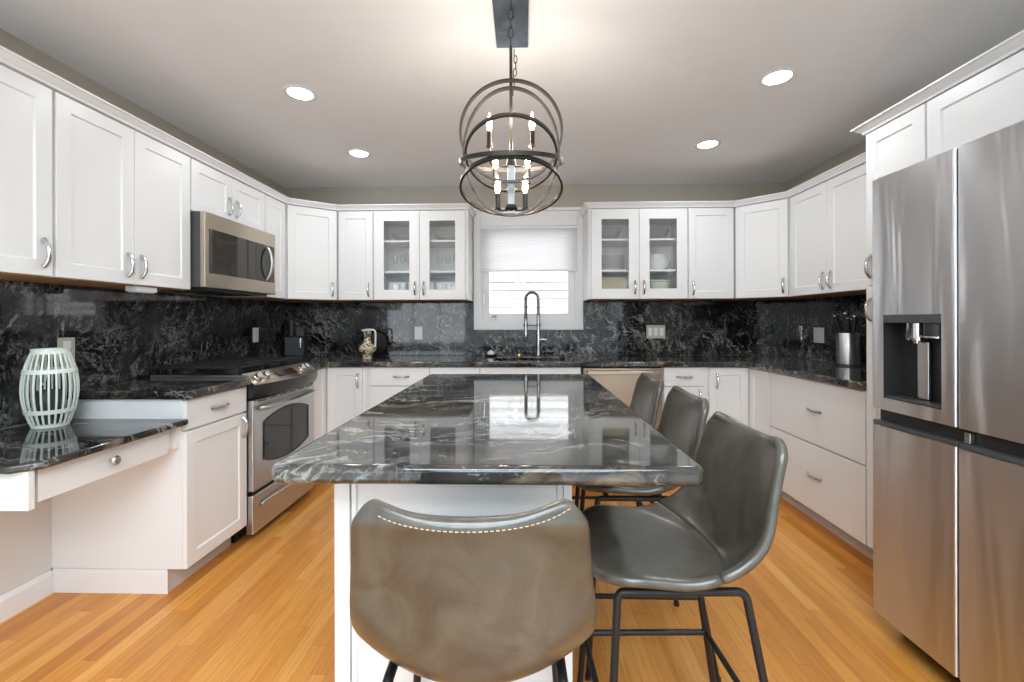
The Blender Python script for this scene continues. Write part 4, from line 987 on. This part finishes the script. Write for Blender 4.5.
# ---------------------------------------------------------------- bar stools
def stool():
    r = thing('bar_stool', 'x', 'stool', (0, 0, 0), 0, 'taupe leather bar stools round the island')
    F = Vector((0.182, 0.655)); J = Vector((-0.172, 0.622)); T = Vector((-0.252, 0.936))
    d0 = (J - F).normalized(); d1 = (T - J).normalized()
    th = math.acos(max(-1, min(1, (-d0).dot(d1))))
    def profile(u, n0=16, n1=16, n2=16):
        Rr = 0.045 + 0.185 * u ** 2.0
        L = Rr / math.tan(th / 2)
        A = J - d0 * L; B = J + d1 * L
        bis = (-d0 + d1).normalized(); Cn = J + bis * (Rr / math.sin(th / 2))
        pts = []
        for q in range(n0): 
            t = q / n0; t = t ** 1.5 if t < 1 else t
            pts.append(F.lerp(A, t))
        a0 = math.atan2((A - Cn).y, (A - Cn).x); a1 = math.atan2((B - Cn).y, (B - Cn).x)
        while a1 - a0 > PI: a1 -= 2 * PI
        while a1 - a0 < -PI: a1 += 2 * PI
        for q in range(n1 + 1):
            a = a0 + (a1 - a0) * q / n1; pts.append(Vector((Cn.x + Rr * math.cos(a), Cn.y + Rr * math.sin(a))))
        for q in range(1, n2 + 1):
            t = q / n2; t = 1 - (1 - t) ** 1.5
            pts.append(B.lerp(T, t))
        return pts
    NT = 22; prof = {}
    rows = len(profile(0))
    cen = profile(0.5)
    dist = [0]
    for a, b in zip(cen, cen[1:]): dist.append(dist[-1] + (b - a).length)
    TL = dist[-1]
    grid = []
    for s in range(rows):
        f = dist[s] / TL
        row = []
        for q in range(NT + 1):
            t = -1 + 2 * q / NT; u = abs(t)
            p = profile(u)[s]
            d = max(0.0, F.x - p.x) * 1.01 if s <= 32 else 1.0
            e = (T.y - p.y) * 1.03 if s >= 16 else 1.0
            hw = 0.193 - 0.018 * max(0.0, min(1.0, (p.y - 0.72) / 0.21)) ** 1.2
            rc = 0.085
            if d < rc: hw -= rc - math.sqrt(max(0, rc * rc - (rc - d) ** 2))
            rc = 0.030
            if e < rc: hw -= rc - math.sqrt(max(0, rc * rc - (rc - e) ** 2))
            back = max(0.0, min(1.0, (p.y - 0.66) / 0.16)); back = back * back * (3 - 2 * back)
            seat = 1 - back
            lip = max(0, 1 - d / 0.10) ** 2 * 0.022
            top = max(0, 1 - e / 0.05) ** 2
            y = p.x + 0.030 * u * u * back - 0.006 * top
            z = p.y + 0.012 * u * u * seat - lip
            row.append(Vector((t * hw, y, z)))
        grid.append(row)
    SJ = 16 + 5
    def shell(s0, s1, name):
        th_ = 0.025; vs = []; n = NT + 1; m = s1 - s0 + 1
        nor = []
        for s in range(s0, s1 + 1):
            for q in range(n):
                a = grid[min(s + 1, rows - 1)][q] - grid[max(s - 1, 0)][q]
                b = grid[s][min(q + 1, NT)] - grid[s][max(q - 1, 0)]
                nn = b.cross(a).normalized(); nor.append(nn)
        up = [grid[s][q] for s in range(s0, s1 + 1) for q in range(n)]
        sgn = 1.0
        mid = nor[(m // 2) * n + n // 2]
        if mid.z + mid.y * 0.5 < 0: sgn = -1.0     # normals must look up / forward
        lo = [p - nn * (sgn * th_) for p, nn in zip(up, nor)]
        k = len(up); fs = []
        for s in range(m - 1):
            for q in range(n - 1):
                a = s * n + q; fs.append((a, a + 1, a + n + 1, a + n)); fs.append((k + a, k + a + n, k + a + n + 1, k + a + 1))
        edge = [q for q in range(n)] + [s * n + n - 1 for s in range(1, m)] + [(m - 1) * n + q for q in range(n - 2, -1, -1)] + [s * n for s in range(m - 2, 0, -1)]
        # rounded rim: one extra loop pushed outwards
        mids = []
        cx = sum((up[i] for i in range(k)), Vector()) / k
        E = len(edge)
        for j, i in enumerate(edge):
            pa, pb = up[edge[(j - 1) % E]], up[edge[(j + 1) % E]]
            tg = (pb - pa).normalized(); outw = tg.cross(nor[i]).normalized()
            if outw.dot(up[i] - cx) < 0: outw = -outw
            mids.append((up[i] + lo[i]) / 2 + outw * 0.007)
        vs = up + lo + mids
        for j in range(E):
            a, b = edge[j], edge[(j + 1) % E]; ma, mb_ = 2 * k + j, 2 * k + (j + 1) % E
            fs += [(a, b, mb_, ma), (ma, mb_, k + b, k + a)]
        o = MB().add([tuple(v) for v in vs], fs).build(name, M['leather'], r, smooth=True, sub=1, angle=180)
        return o, mids, edge, up, lo, nor, sgn
    so, smid, sedge, sup, slo, snor, sg1 = shell(0, SJ, 'seat')
    bo, bmid, bedge, bup, blo, bnor, sg2 = shell(SJ, rows - 1, 'backrest')
    def stitches(pts, outs, gap=2):
        m = MB()
        # resample
        L = 0; out = []
        for a, b in zip(pts, pts[1:]):
            d = (b - a).length
            while L <= d:
                out.append((a.lerp(b, L / d) if d > 0 else a, (b - a).normalized())); L += 0.0085
            L -= d
        for p, tg in out:
            m.tube([tuple(p - tg * 0.0026), tuple(p + tg * 0.0026)], 0.0009, 5)
        return m
    n = NT + 1
    def line_on(low, nor, sg, idxs, off=0.0016): return [low[i] - nor[i] * (sg * off) for i in idxs]
    m = len(bup) // n
    ins = 1
    idx = [(m - 2) * n + q for q in range(n - 2, 1, -1)]
    st = stitches(line_on(blo, bnor, sg2, idx, 0.0004), None)
    st2 = stitches(line_on(blo, bnor, sg2, [1 * n + q for q in range(2, n - 2)], 0.0004), None)
    st.build('stitching', M['thread'], bo); st2.build('stitching', M['thread'], bo)
    m2 = len(sup) // n
    st = stitches(line_on(slo, snor, sg1, [1 * n + q for q in range(2, n - 2)], 0.0004), None)
    st.build('stitching', M['thread'], so)
    # black tube frame: two inverted U sides, cross bars, footrest ring
    Rt = 0.0095; zt = 0.600
    def mixp(a, b, t): return tuple(Vector(a).lerp(Vector(b), t))
    ends = {}
    for sx in (-1, 1):
        fr, re = (sx * 0.152, 0.135, zt), (sx * 0.152, -0.160, zt)
        ff, rf = (sx * 0.195, 0.175, 0.004), (sx * 0.195, -0.262, 0.004)
        MB().tube([(sx * 0.152, 0.105, zt), (sx * 0.152, -0.115, zt)], Rt, 12).build('seat_rail', M['blackm'], r, smooth=True)
        for nm, cor, ft, y in (('f', fr, ff, 0.105), ('r', re, rf, -0.115)):
            path = [(sx * 0.152, y, zt)] + chaikin([(sx * 0.152, y * 1.02, zt), cor, mixp(cor, ft, 0.08)], 3) + [ft]
            lg = MB().tube(path, Rt, 12).build('leg', M['blackm'], r, smooth=True)
            MB().lathe([(0.012, 0.0), (0.012, 0.012)], (ft[0], ft[1], 0), 12).build('foot_cap', M['blackp'], lg, smooth=True)
            ends[(sx, nm)] = (cor, ft)
    for nm in ('f', 'r'):
        y = 0.10 if nm == 'f' else -0.075
        MB().tube([(-0.152, y, zt), (0.152, y, zt)], Rt, 12).box(-0.10, 0.10, y - 0.02, y + 0.02, zt + 0.004, zt + 0.013).build('cross_bar', M['blackm'], r, smooth=True)
    zf = 0.270
    def at_z(key): 
        a, b = ends[key]; t = (a[2] - zf) / (a[2] - b[2]); return mixp(a, b, t)
    q = [at_z((-1, 'f')), at_z((1, 'f')), at_z((1, 'r')), at_z((-1, 'r'))]
    for i in range(4):
        MB().tube([q[i], q[(i + 1) % 4]], 0.0085, 10).build('footrest', M['blackm'], r, smooth=True)
    return r
st0 = stool()
st0.location = (-0.088, 0.898, 0); st0.rotation_euler = (0, 0, 0.02)
st0['label'] = 'taupe leather bar stool seen from behind at the end of the island'
dup(st0, (0.346, 1.155, 0), PI / 2 + 0.03, 'taupe leather bar stool whose whole seat shows, beside the granite corner')
dup(st0, (0.395, 1.680, 0), PI / 2, 'taupe leather bar stool second in the row along the island side')
dup(st0, (0.395, 2.165, 0), PI / 2, 'taupe leather bar stool nearest the dishwasher')

# ---------------------------------------------------------------- chandelier
CX, CY = -0.043, 1.60
r = thing('chandelier', 'bronze orb chandelier of crossed rings with candle bulbs', 'chandelier', (CX, CY, ZC))
def ring(c, rad, tilt, width=0.015, thick=0.008, rx=None, spin=0.0, n=72):
    """flat hoop band: circle (or oval) in the x / tilted plane."""
    T = Matrix.Translation(c) @ Matrix.Rotation(spin, 4, 'Z') @ Matrix.Rotation(tilt, 4, 'X')
    vs = []; fs = []; ra = rx or rad
    for k in range(n):
        a = 2 * PI * k / n
        for (dr, h) in ((0, -width / 2), (0, width / 2), (-thick, width / 2), (-thick, -width / 2)):
            vs.append(tuple(T @ Vector(((ra + dr) * math.cos(a), (rad + dr) * math.sin(a), h))))
    for k in range(n):
        j = (k + 1) % n
        for q in range(4): fs.append((k * 4 + q, j * 4 + q, j * 4 + (q + 1) % 4, k * 4 + (q + 1) % 4))
    return MB().add(vs, fs)
def part(mb, name, mat, parent, **kw): return inv(r, mb).build(name, mat, parent, **kw)
zb_ = 1.225
def zpx(y, d=CY): return 1.2248 + (321.17 - y) / 431.36 * d
zc1 = zpx(132.5); zE = zpx(162.5); zB = zpx(188.5); zC = zpx(156); zD = zpx(149.5)
# tilt: angle of ring plane normal from vertical towards the camera, turned about x
def nt(tau): return math.radians(tau - 90)
part(ring((CX, CY - 0.012, zc1), 0.191, nt(0)), 'ring', M['bronze'], r, smooth=True)
part(ring((CX, CY, zE), 0.193, nt(101)), 'ring', M['bronze'], r, smooth=True)
part(ring((CX, CY, zB), 0.191, nt(74)), 'ring', M['bronze'], r, smooth=True)
part(ring((CX, CY, zC), 0.172, nt(60)), 'ring', M['bronze'], r, smooth=True)
part(ring((CX, CY, zD - 0.008), 0.240, nt(0), rx=0.180), 'ring', M['bronze'], r, smooth=True)
ztop = zD + 0.235
part(MB().tube([(CX, CY, ztop + 0.15), (CX, CY, zpx(208))], 0.006, 12).lathe([(0.02, 0), (0.014, 0.03)], (CX, CY, zpx(166)), 16).lathe([(0.012, 0), (0.024, 0.012), (0.02, 0.025)], (CX, CY, zpx(212)), 16), 'stem', M['bronze'], r, smooth=True)
part(MB().box(CX - 0.013, CX + 0.013, CY - 0.012, CY - 0.007, zpx(214), zpx(161)), 'centre_strap', M['strap'], r, bevel=0.001)
# two tiers of arms with candle sleeves and bulbs
def tier(pts, zhub, zs0, rs=0.0085):
    for (px, py, pz) in pts:
        part(MB().tube(chaikin([(CX, CY, zhub), (CX + (px - CX) * 0.6, CY + (py - CY) * 0.6, zhub - 0.002), (px, py, zhub), (px, py, pz - 0.04)], 2), 0.0035, 8), 'arm', M['bronze'], r, smooth=True)
        part(MB().lathe([(0.013, -0.045), (0.010, -0.038), (0.0095, 0.012)], (px, py, pz), 16), 'candle_sleeve', M['bronze'], r, smooth=True)
        b = part(MB().lathe([(0.005, 0.012), (0.0085, 0.024), (0.0105, 0.036), (0.0085, 0.052), (0.004, 0.068), (0.0008, 0.080)], (px, py, pz), 14), 'bulb', M['bulb'], r, smooth=True)
        l = bpy.data.lights.new('bulb_glow', 'POINT'); l.energy = 2.6; l.color = (1.0, 0.93, 0.85); l.shadow_soft_size = 0.02
        lo = bpy.data.objects.new('bulb_glow', l); COL.objects.link(lo); lo.location = (px - CX, py - CY, pz + 0.10 - ZC); lo.parent = r
tier([(CX - 0.078, CY - 0.03, zpx(138)), (CX + 0.077, CY - 0.03, zpx(138))], zpx(167), 0)
tier([(CX - 0.062, CY + 0.055, zpx(172, CY + 0.05)), (CX + 0.062, CY + 0.055, zpx(172, CY + 0.05))], zpx(192, CY + .05), 0)
tier([(CX - 0.050, CY, zpx(197)), (CX + 0.052, CY, zpx(197))], zpx(210), 0)
# chain and ceiling plate
lk = MB(); z = ztop + 0.155; k = 0
while z < ZC - 0.03:
    pa = []
    for q in range(16):
        a = 2 * PI * q / 16; u, w_ = 0.0095 * math.cos(a), 0.021 * math.sin(a)
        pa.append((CX + (u if k % 2 else 0), CY + (0 if k % 2 else u), z + w_ + 0.01))
    lk.tube(pa, 0.0023, 6, closed=True); z += 0.034; k += 1
part(lk, 'chain', M['bronze'], r, smooth=True)
lk = MB(); k = 0
for q in range(7):
    zz = ztop + 0.13 - q * 0.024; xx = CX + 0.012 + 0.006 * math.sin(q * 0.9)
    pa = [(xx + (0.006 * math.cos(2 * PI * a / 12) if q % 2 else 0), CY + 0.012 + (0 if q % 2 else 0.006 * math.cos(2 * PI * a / 12)), zz + 0.015 * math.sin(2 * PI * a / 12)) for a in range(12)]
    lk.tube(pa, 0.0018, 6, closed=True)
part(lk, 'spare_chain', M['bronze'], r, smooth=True)
part(MB().box(CX - 0.070, CX + 0.068, 1.32, 1.885, ZC - 0.022, ZC - 0.0005), 'ceiling_plate', M['canopy'], r, bevel=0.003)

# ---------------------------------------------------------------- downlights
def downlight(x, y, label, power=3.6):
    r = thing('recessed_light', label, 'light', (x, y, ZC), 0, 'recessed ceiling lights')
    MB().lathe([(0.060, -0.002), (0.064, -0.006), (0.082, -0.004), (0.086, -0.0006), (0.060, -0.0006)], (0, 0, 0), 40, cap=False).build('trim_ring', M['trim'], r, smooth=True)
    MB().lathe([(0.0605, -0.0008), (0.0605, -0.0035), (0.0, -0.0045)], (0, 0, 0), 40, cap=False).build('lens', M['lens'], r, smooth=True)
    l = area('downlight_glow', (0, 0, -0.012), (0, 0, 0), 0.12, 0.12, power, (0.90, 0.95, 1.0), 'DISK'); l.parent = r
    return r
downlight(-1.180, 2.262, 'recessed ceiling light above the microwave, nearer of its pair')
downlight(-1.180, 3.080, 'recessed ceiling light between the microwave and the sink wall')
downlight(1.272, 2.187, 'recessed ceiling light nearest the refrigerator')
downlight(1.272, 3.002, 'recessed ceiling light above the dishwasher corner')

# ---------------------------------------------------------------- things on the walls and worktops
def plate(label, loc, rz, w, h, kind, mat):
    """Wall plate facing local -y."""
    r = thing('wall_outlet' if kind == 'outlet' else 'light_switch', label, 'outlet' if kind == 'outlet' else 'switch', loc, rz, 'wall plates on the backsplash')
    MB().box(-w / 2, w / 2, -0.006, -0.0004, -h / 2, h / 2).build('cover_plate', mat, r, bevel=0.002)
    if kind == 'outlet':
        for s in (-1, 1):
            k = MB().box(-0.017, 0.017, -0.0085, -0.0062, s * 0.026 - 0.017, s * 0.026 + 0.017).build('socket', M['plate'], r, bevel=0.001)
    else:
        nn = 3
        for q in range(nn):
            xx = (q - 1) * w / 3.3; MB().box(xx - 0.016, xx + 0.016, -0.010, -0.0062, -0.034, 0.034).build('rocker', M['plate'], r, bevel=0.002)
    return r
plate('white outlet plate on the granite beside the painted jug', (-0.938, YW - 0.0205, 1.12), 0, 0.072, 0.116, 'outlet', M['plate'])
plate('almond triple switch plate above the dishwasher worktop', (1.172, YW - 0.0205, 1.128), 0, 0.165, 0.118, 'switch', M['cream'])
plate('outlet plate on the granite between the range and the corner', (XL + 0.0205, 3.388, 1.12), LROT, 0.072, 0.116, 'outlet', M['plate'])
plate('outlet plate low on the granite behind the slatted lantern', (XL + 0.0205, 1.96, 1.095), LROT, 0.075, 0.118, 'outlet', M['cream'])
plate('white outlet plate on the granite beside the knife holder', (XR - 0.0205, 3.398, 1.11), RROT, 0.115, 0.118, 'outlet', M['plate'])

# under-cabinet light bar
r = thing('under_cabinet_light', 'small pale light box under the double-door wall cabinet', 'light', (xl - 0.03, 2.015, UZ0))
MB().box(-0.035, 0.025, 0.02, 0.135, -0.026, -0.0005).build('housing', M['trim'], r, bevel=0.003)
MB().box(-0.028, 0.018, 0.03, 0.125, -0.030, -0.0265).build('diffuser', M['plate'], r)

# slatted lantern
lx, ly = -1.99, 1.765
r = thing('lantern', 'pale mint slatted barrel lantern on the desk worktop', 'lantern', (lx, ly, DZ))
H = 0.325
def rad(t): return 0.053 + 0.032 * math.sin(PI * min(1, max(0, (t * 0.96 + 0.02)))) ** 0.85
m = MB(); ns = 24
for q in range(ns):
    a = 2 * PI * q / ns; pts = []
    vs = []; fs = []
    for s in range(17):
        t = s / 16; R = rad(t); z = 0.006 + t * (H - 0.02)
        ca, sa = math.cos(a), math.sin(a); hw = 0.0030
        for dr, dt in ((0.002, -hw), (0.002, hw), (-0.002, hw), (-0.002, -hw)):
            vs.append(((R + dr) * ca - dt * sa, (R + dr) * sa + dt * ca, z))
    for s in range(16):
        for e in range(4): fs.append((s * 4 + e, s * 4 + (e + 1) % 4, s * 4 + 4 + (e + 1) % 4, s * 4 + 4 + e))
    fs += [(3, 2, 1, 0), (64, 65, 66, 67)]
    m.add(vs, fs)
m.build('slats', M['mint'], r)
def hoop(t0, t1, name, ex=0.004):
    z0, z1 = 0.006 + t0 * (H - 0.02), 0.006 + t1 * (H - 0.02); ra, rb = rad(t0), rad(t1)
    return MB().lathe([(ra - 0.004, z0), (ra + ex, z0), (rb + ex, z1), (rb - 0.004, z1), (ra - 0.004, z0)], (0, 0, 0), 48, cap=False).build(name, M['mint'], r, smooth=True)
hoop(0.17, 0.225, 'lower_band'); hoop(0.715, 0.77, 'upper_band')
MB().lathe([(0.046, H - 0.022), (0.057, H - 0.022), (0.058, H), (0.048, H), (0.046, H - 0.022)], (0, 0, 0), 48, cap=False).build('top_rim', M['mint'], r, smooth=True)
MB().lathe([(0.0, 0.0), (0.056, 0.0), (0.058, 0.012), (0.0, 0.014)], (0, 0, 0), 48, cap=False).build('base', M['mint'], r, smooth=True)
MB().tube(chaikin([(-0.036, -0.02, H - 0.012), (-0.024, -0.024, H - 0.09), (0.0, -0.028, H - 0.165), (0.014, -0.024, H - 0.10), (0.02, -0.02, H - 0.012)], 2), 0.0025, 8).build('bail_handle', M['mint'], r, smooth=True)
r = thing('candle_jar', 'smoky glass candle jar inside the slatted lantern', 'candle', (lx, ly, DZ + 0.0145))
MB().lathe([(0.0, 0.0), (0.040, 0.0), (0.042, 0.006), (0.042, 0.135), (0.039, 0.135), (0.039, 0.05), (0.0, 0.05)], (0, 0, 0), 32, cap=False).build('jar', M['candle'], r, smooth=True)
MB().lathe([(0.038, 0.051), (0.038, 0.085), (0.0, 0.085)], (0, 0, 0), 32, cap=False).build('wax', M['darkgrey'], r, smooth=True)

# coffee maker in the corner
kx, ky = -1.935, 3.63
r = thing('coffee_maker', 'black coffee maker in the corner beyond the range', 'coffee maker', (kx, ky, ZT), 0.25)
MB().box(-0.075, 0.075, -0.07, 0.08, 0.022, 0.180).build('body', M['blackp'], r, bevel=0.006)
MB().box(-0.055, 0.070, -0.085, 0.075, 0.0, 0.0215).build('base', M['blackp'], r, bevel=0.004)
MB().box(0.015, 0.075, -0.06, 0.07, 0.186, 0.262).build('water_tank', M['blackp'], r, bevel=0.004)
MB().lathe([(0.026, 0.186), (0.026, 0.30), (0.029, 0.302), (0.029, 0.322), (0.0, 0.326)], (-0.035, 0.0, 0), 24, cap=False).build('hopper', M['blackp'], r, smooth=True)
for q in range(5): MB().lathe([(0.006, 0), (0.005, 0.003)], (0.05, -0.0735, 0.10 + q * 0.016), 10, axis='Y').build('button', M['nickel'], r)

# painted jug and the round tray behind it
r = thing('ceramic_jug', 'small painted ceramic jug with a tall handle on the back worktop', 'jug', (-1.320, 3.62, ZT))
MB().lathe([(0.0, 0.0), (0.040, 0.0), (0.036, 0.014), (0.042, 0.030), (0.072, 0.066), (0.074, 0.082), (0.060, 0.105), (0.034, 0.122), (0.026, 0.150), (0.026, 0.190), (0.034, 0.222), (0.040, 0.232), (0.036, 0.232), (0.022, 0.195), (0.020, 0.15)], (0, 0, 0), 36, cap=False).build('body', M['ceramic'], r, smooth=True)
MB().tube(chaikin([(-0.045, 0, 0.231), (0.0, 0, 0.240), (0.058, 0, 0.240), (0.072, 0, 0.215), (0.070, 0, 0.14), (0.068, 0, 0.095)], 3), 0.0075, 10).build('handle', M['china'], r, smooth=True)
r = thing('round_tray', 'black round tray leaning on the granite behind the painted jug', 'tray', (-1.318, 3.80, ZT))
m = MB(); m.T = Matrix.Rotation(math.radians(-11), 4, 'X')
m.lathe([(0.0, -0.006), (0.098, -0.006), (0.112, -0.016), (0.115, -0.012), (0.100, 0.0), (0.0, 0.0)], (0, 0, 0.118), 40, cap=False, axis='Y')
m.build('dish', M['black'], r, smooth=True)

# sink side bits
r = thing('soap_dish', 'black soap dish holding white soap on the sink worktop', 'dish', (-0.285, 3.79, ZT))
MB().lathe([(0.0, 0.0), (0.040, 0.0), (0.056, 0.014), (0.053, 0.016), (0.038, 0.005), (0.0, 0.005)], (0, 0, 0), 28, cap=False).build('saucer', M['black'], r, smooth=True)
tag(MB().lathe([(0.0, 0.0), (0.026, 0.003), (0.034, 0.018), (0.026, 0.034), (0.012, 0.046), (0.0, 0.050)], (-0.285, 3.79, ZT + 0.0055), 20, cap=False).build('soap', M['china'], smooth=True), 'white lump of soap in the black dish by the sink', 'soap')
tag(MB().lathe([(0.0, 0.0), (0.020, 0.0), (0.020, 0.012), (0.014, 0.024), (0.0, 0.028)], (-0.035, 3.79, ZT), 20, cap=False).build('sink_button', M['brass'], smooth=True), 'small brass button on the worktop beside the faucet', 'button')

# wine glass and knife holder in the right corner
def goblet(mb, s=1.0):
    return mb.lathe([(0.0, 0.0), (0.036 * s, 0.001), (0.034 * s, 0.004), (0.005 * s, 0.010), (0.0038 * s, 0.03), (0.0038 * s, 0.115 * s), (0.012 * s, 0.125 * s), (0.036 * s, 0.150 * s), (0.044 * s, 0.185 * s), (0.040 * s, 0.225 * s), (0.035 * s, 0.262 * s), (0.0335 * s, 0.262 * s), (0.0385 * s, 0.225 * s), (0.042 * s, 0.185 * s), (0.034 * s, 0.152 * s), (0.0, 0.128 * s)], (0, 0, 0), 28, cap=False)
g0 = goblet(MB()).build('wine_glass', M['drink'], smooth=True); g0.location = (2.195, 3.465, ZT)
tag(g0, 'clear wine glass standing on the worktop in the corner by the pantry side', 'glass')
r = thing('knife_holder', 'round stainless holder full of black knives beside the pantry', 'knife holder', (2.205, 2.985, ZT))
MB().lathe([(0.0, 0.0), (0.066, 0.0), (0.068, 0.006), (0.068, 0.216), (0.064, 0.222), (0.062, 0.205), (0.0, 0.205)], (0, 0, 0), 40, cap=False).build('canister', M['steel'], r, smooth=True)
MB().lathe([(0.069, 0.002), (0.0715, 0.004), (0.0715, 0.010), (0.069, 0.012), (0.069, 0.002)], (0, 0, 0), 40, cap=False).build('base_ring', M['blackp'], r, smooth=True)
for q, (ax, ay, ln, tx, ty) in enumerate([(-0.045, 0.02, 0.14, -0.28, 0.05), (-0.02, -0.03, 0.12, -0.10, -0.05), (0.0, 0.035, 0.15, 0.02, 0.02), (0.03, -0.01, 0.13, 0.06, -0.04), (0.045, 0.03, 0.11, 0.12, 0.05)]):
    root = thing('kitchen_knife', 'black handled knife standing in the stainless holder', 'knife', (2.205 + ax * 0.8, 2.985 + ay * 0.8, ZT + 0.2055), 0, 'knives in the stainless holder')
    d = Vector((tx, ty, 1)).normalized(); p0 = Vector((0, 0, 0.0)); p1 = p0 + d * ln
    MB().tube([tuple(p0), tuple(p0.lerp(p1, 0.3)), tuple(p0.lerp(p1, 0.8)), tuple(p1)], [0.011, 0.013, 0.013, 0.015], 10).build('handle', M['blackp'], root, smooth=True)
    MB().tube([tuple(p1 - d * 0.004), tuple(p1 + d * 0.003)], 0.0155, 12).build('end_cap', M['chrome'], root, smooth=True)

# ---------------------------------------------------------------- inside the glass cabinets
SH = [UZ0 + 0.0225, UZ0 + 0.2475, UZ0 + 0.5025]      # shelf surfaces
yi = 3.69
gq = goblet(MB(), 0.62).build('stem_glass', M['drink'], smooth=True); gq.location = (GLX + 0.245, yi, SH[1])
tag(gq, 'small stemmed glass on the middle shelf of the glassware cabinet', 'glass', 'stemmed glasses in the cabinet')
for xx in (0.13, 0.19, 0.52, 0.58, 0.66):
    o = gq.copy(); COL.objects.link(o); o.location = (GLX + xx, yi + (0.03 if xx in (0.19, 0.58) else 0), SH[1])
def tumbler(h, r0, r1): return MB().lathe([(0.0, 0.0), (r0, 0.0), (r1, h), (r1 - 0.002, h), (r0 - 0.003, 0.008), (0.0, 0.008)], (0, 0, 0), 24, cap=False)
tg = tumbler(0.125, 0.027, 0.035).build('tumbler', M['drink'], smooth=True); tg.location = (GLX + 0.20, yi, SH[0])
tag(tg, 'clear tumbler on the bottom shelf of the glassware cabinet', 'glass', 'tumblers in the cabinet')
for xx in (0.13, 0.27, 0.52, 0.60):
    o = tg.copy(); COL.objects.link(o); o.location = (GLX + xx, yi + (0.03 if xx == 0.13 else 0), SH[0])
bt = tumbler(0.115, 0.022, 0.024).build('candle_holder', M['china'], smooth=True); bt.location = (GLX + 0.155, 3.62, SH[0])
tag(bt, 'slim white cup on the bottom shelf of the glassware cabinet', 'cup')
mg = thing('mug', 'white mug on the bottom shelf of the glassware cabinet', 'mug', (GLX + 0.665, 3.64, SH[0]))
MB().lathe([(0.0, 0.0), (0.030, 0.0), (0.036, 0.01), (0.036, 0.095), (0.033, 0.095), (0.031, 0.01), (0.0, 0.008)], (0, 0, 0), 28, cap=False).build('cup', M['china'], mg, smooth=True)
MB().tube(chaikin([(-0.034, 0, 0.080), (-0.060, 0, 0.075), (-0.060, 0, 0.030), (-0.034, 0, 0.022)], 2), 0.005, 8).build('handle', M['china'], mg, smooth=True)
def bowl(R, h, name, mat, loc, label, group=None):
    o = MB().lathe([(0.0, 0.0), (R * 0.45, 0.0), (R * 0.50, 0.006), (R * 0.82, h * 0.5), (R, h), (R - 0.004, h), (R * 0.78, h * 0.5), (R * 0.42, 0.010), (0.0, 0.009)], (0, 0, 0), 36, cap=False).build(name, mat, smooth=True)
    o.location = loc; return tag(o, label, 'bowl', group)
bowl(0.105, 0.07, 'glass_bowl', M['drink'], (GLX + 0.215, yi, SH[2]), 'clear glass bowl on the top shelf, above the stemmed glasses nearest the corner')
bowl(0.110, 0.06, 'glass_bowl', M['drink'], (GLX + 0.585, yi, SH[2]), 'clear glass bowl on the top shelf beside the window, in the glassware cabinet')
bowl(0.100, 0.10, 'glass_bowl', M['drink'], (GRX + 0.20, yi, SH[2]), 'clear glass bowl on the top shelf above the plate stack')
bowl(0.105, 0.09, 'glass_bowl', M['drink'], (GRX + 0.60, yi, SH[2]), 'clear glass bowl on the top shelf above the white bowls')
for q in range(6):
    p = MB().lathe([(0.0, 0.0), (0.055, 0.0), (0.065, 0.003), (0.112, 0.014), (0.113, 0.017), (0.066, 0.007), (0.0, 0.005)], (0, 0, 0), 36, cap=False).build('dinner_plate', M['china'], smooth=True)
    p.location = (GRX + 0.215, yi, SH[1] + q * 0.022)
    tag(p, 'white plate in the stack on the middle shelf', 'plate', 'stacked white plates in the glass cabinet')
for q in range(3):
    bowl(0.115 - 0.022 * q, 0.075 - 0.004 * q, 'serving_bowl', M['china'], (GRX + 0.600, yi, SH[1] + q * 0.034), ['wide white bowl at the bottom of the nested bowls', 'middle white bowl of the three nested bowls', 'smallest white bowl nested on top of the others'][q], 'nested white bowls')
r = thing('baking_box', 'tan box on the bottom shelf under the plates', 'box', (GRX + 0.205, yi, SH[0]))
MB().box(-0.125, 0.125, -0.06, 0.09, 0.0, 0.165).build('carton', M['tan'], r, bevel=0.002)
MB().box(-0.127, 0.127, -0.063, 0.093, 0.0, 0.045).build('tray', M['greenp'], r, bevel=0.004)
r = thing('casserole_bowl', 'pale green ceramic casserole on the bottom shelf under the white bowls', 'bowl', (GRX + 0.595, yi, SH[0]))
MB().lathe([(0.0, 0.0), (0.075, 0.0), (0.085, 0.008), (0.105, 0.06), (0.110, 0.125), (0.116, 0.130), (0.116, 0.140), (0.104, 0.140), (0.098, 0.06), (0.078, 0.014), (0.0, 0.012)], (0, 0, 0), 40, cap=False).build('bowl', M['greenp'], r, smooth=True)
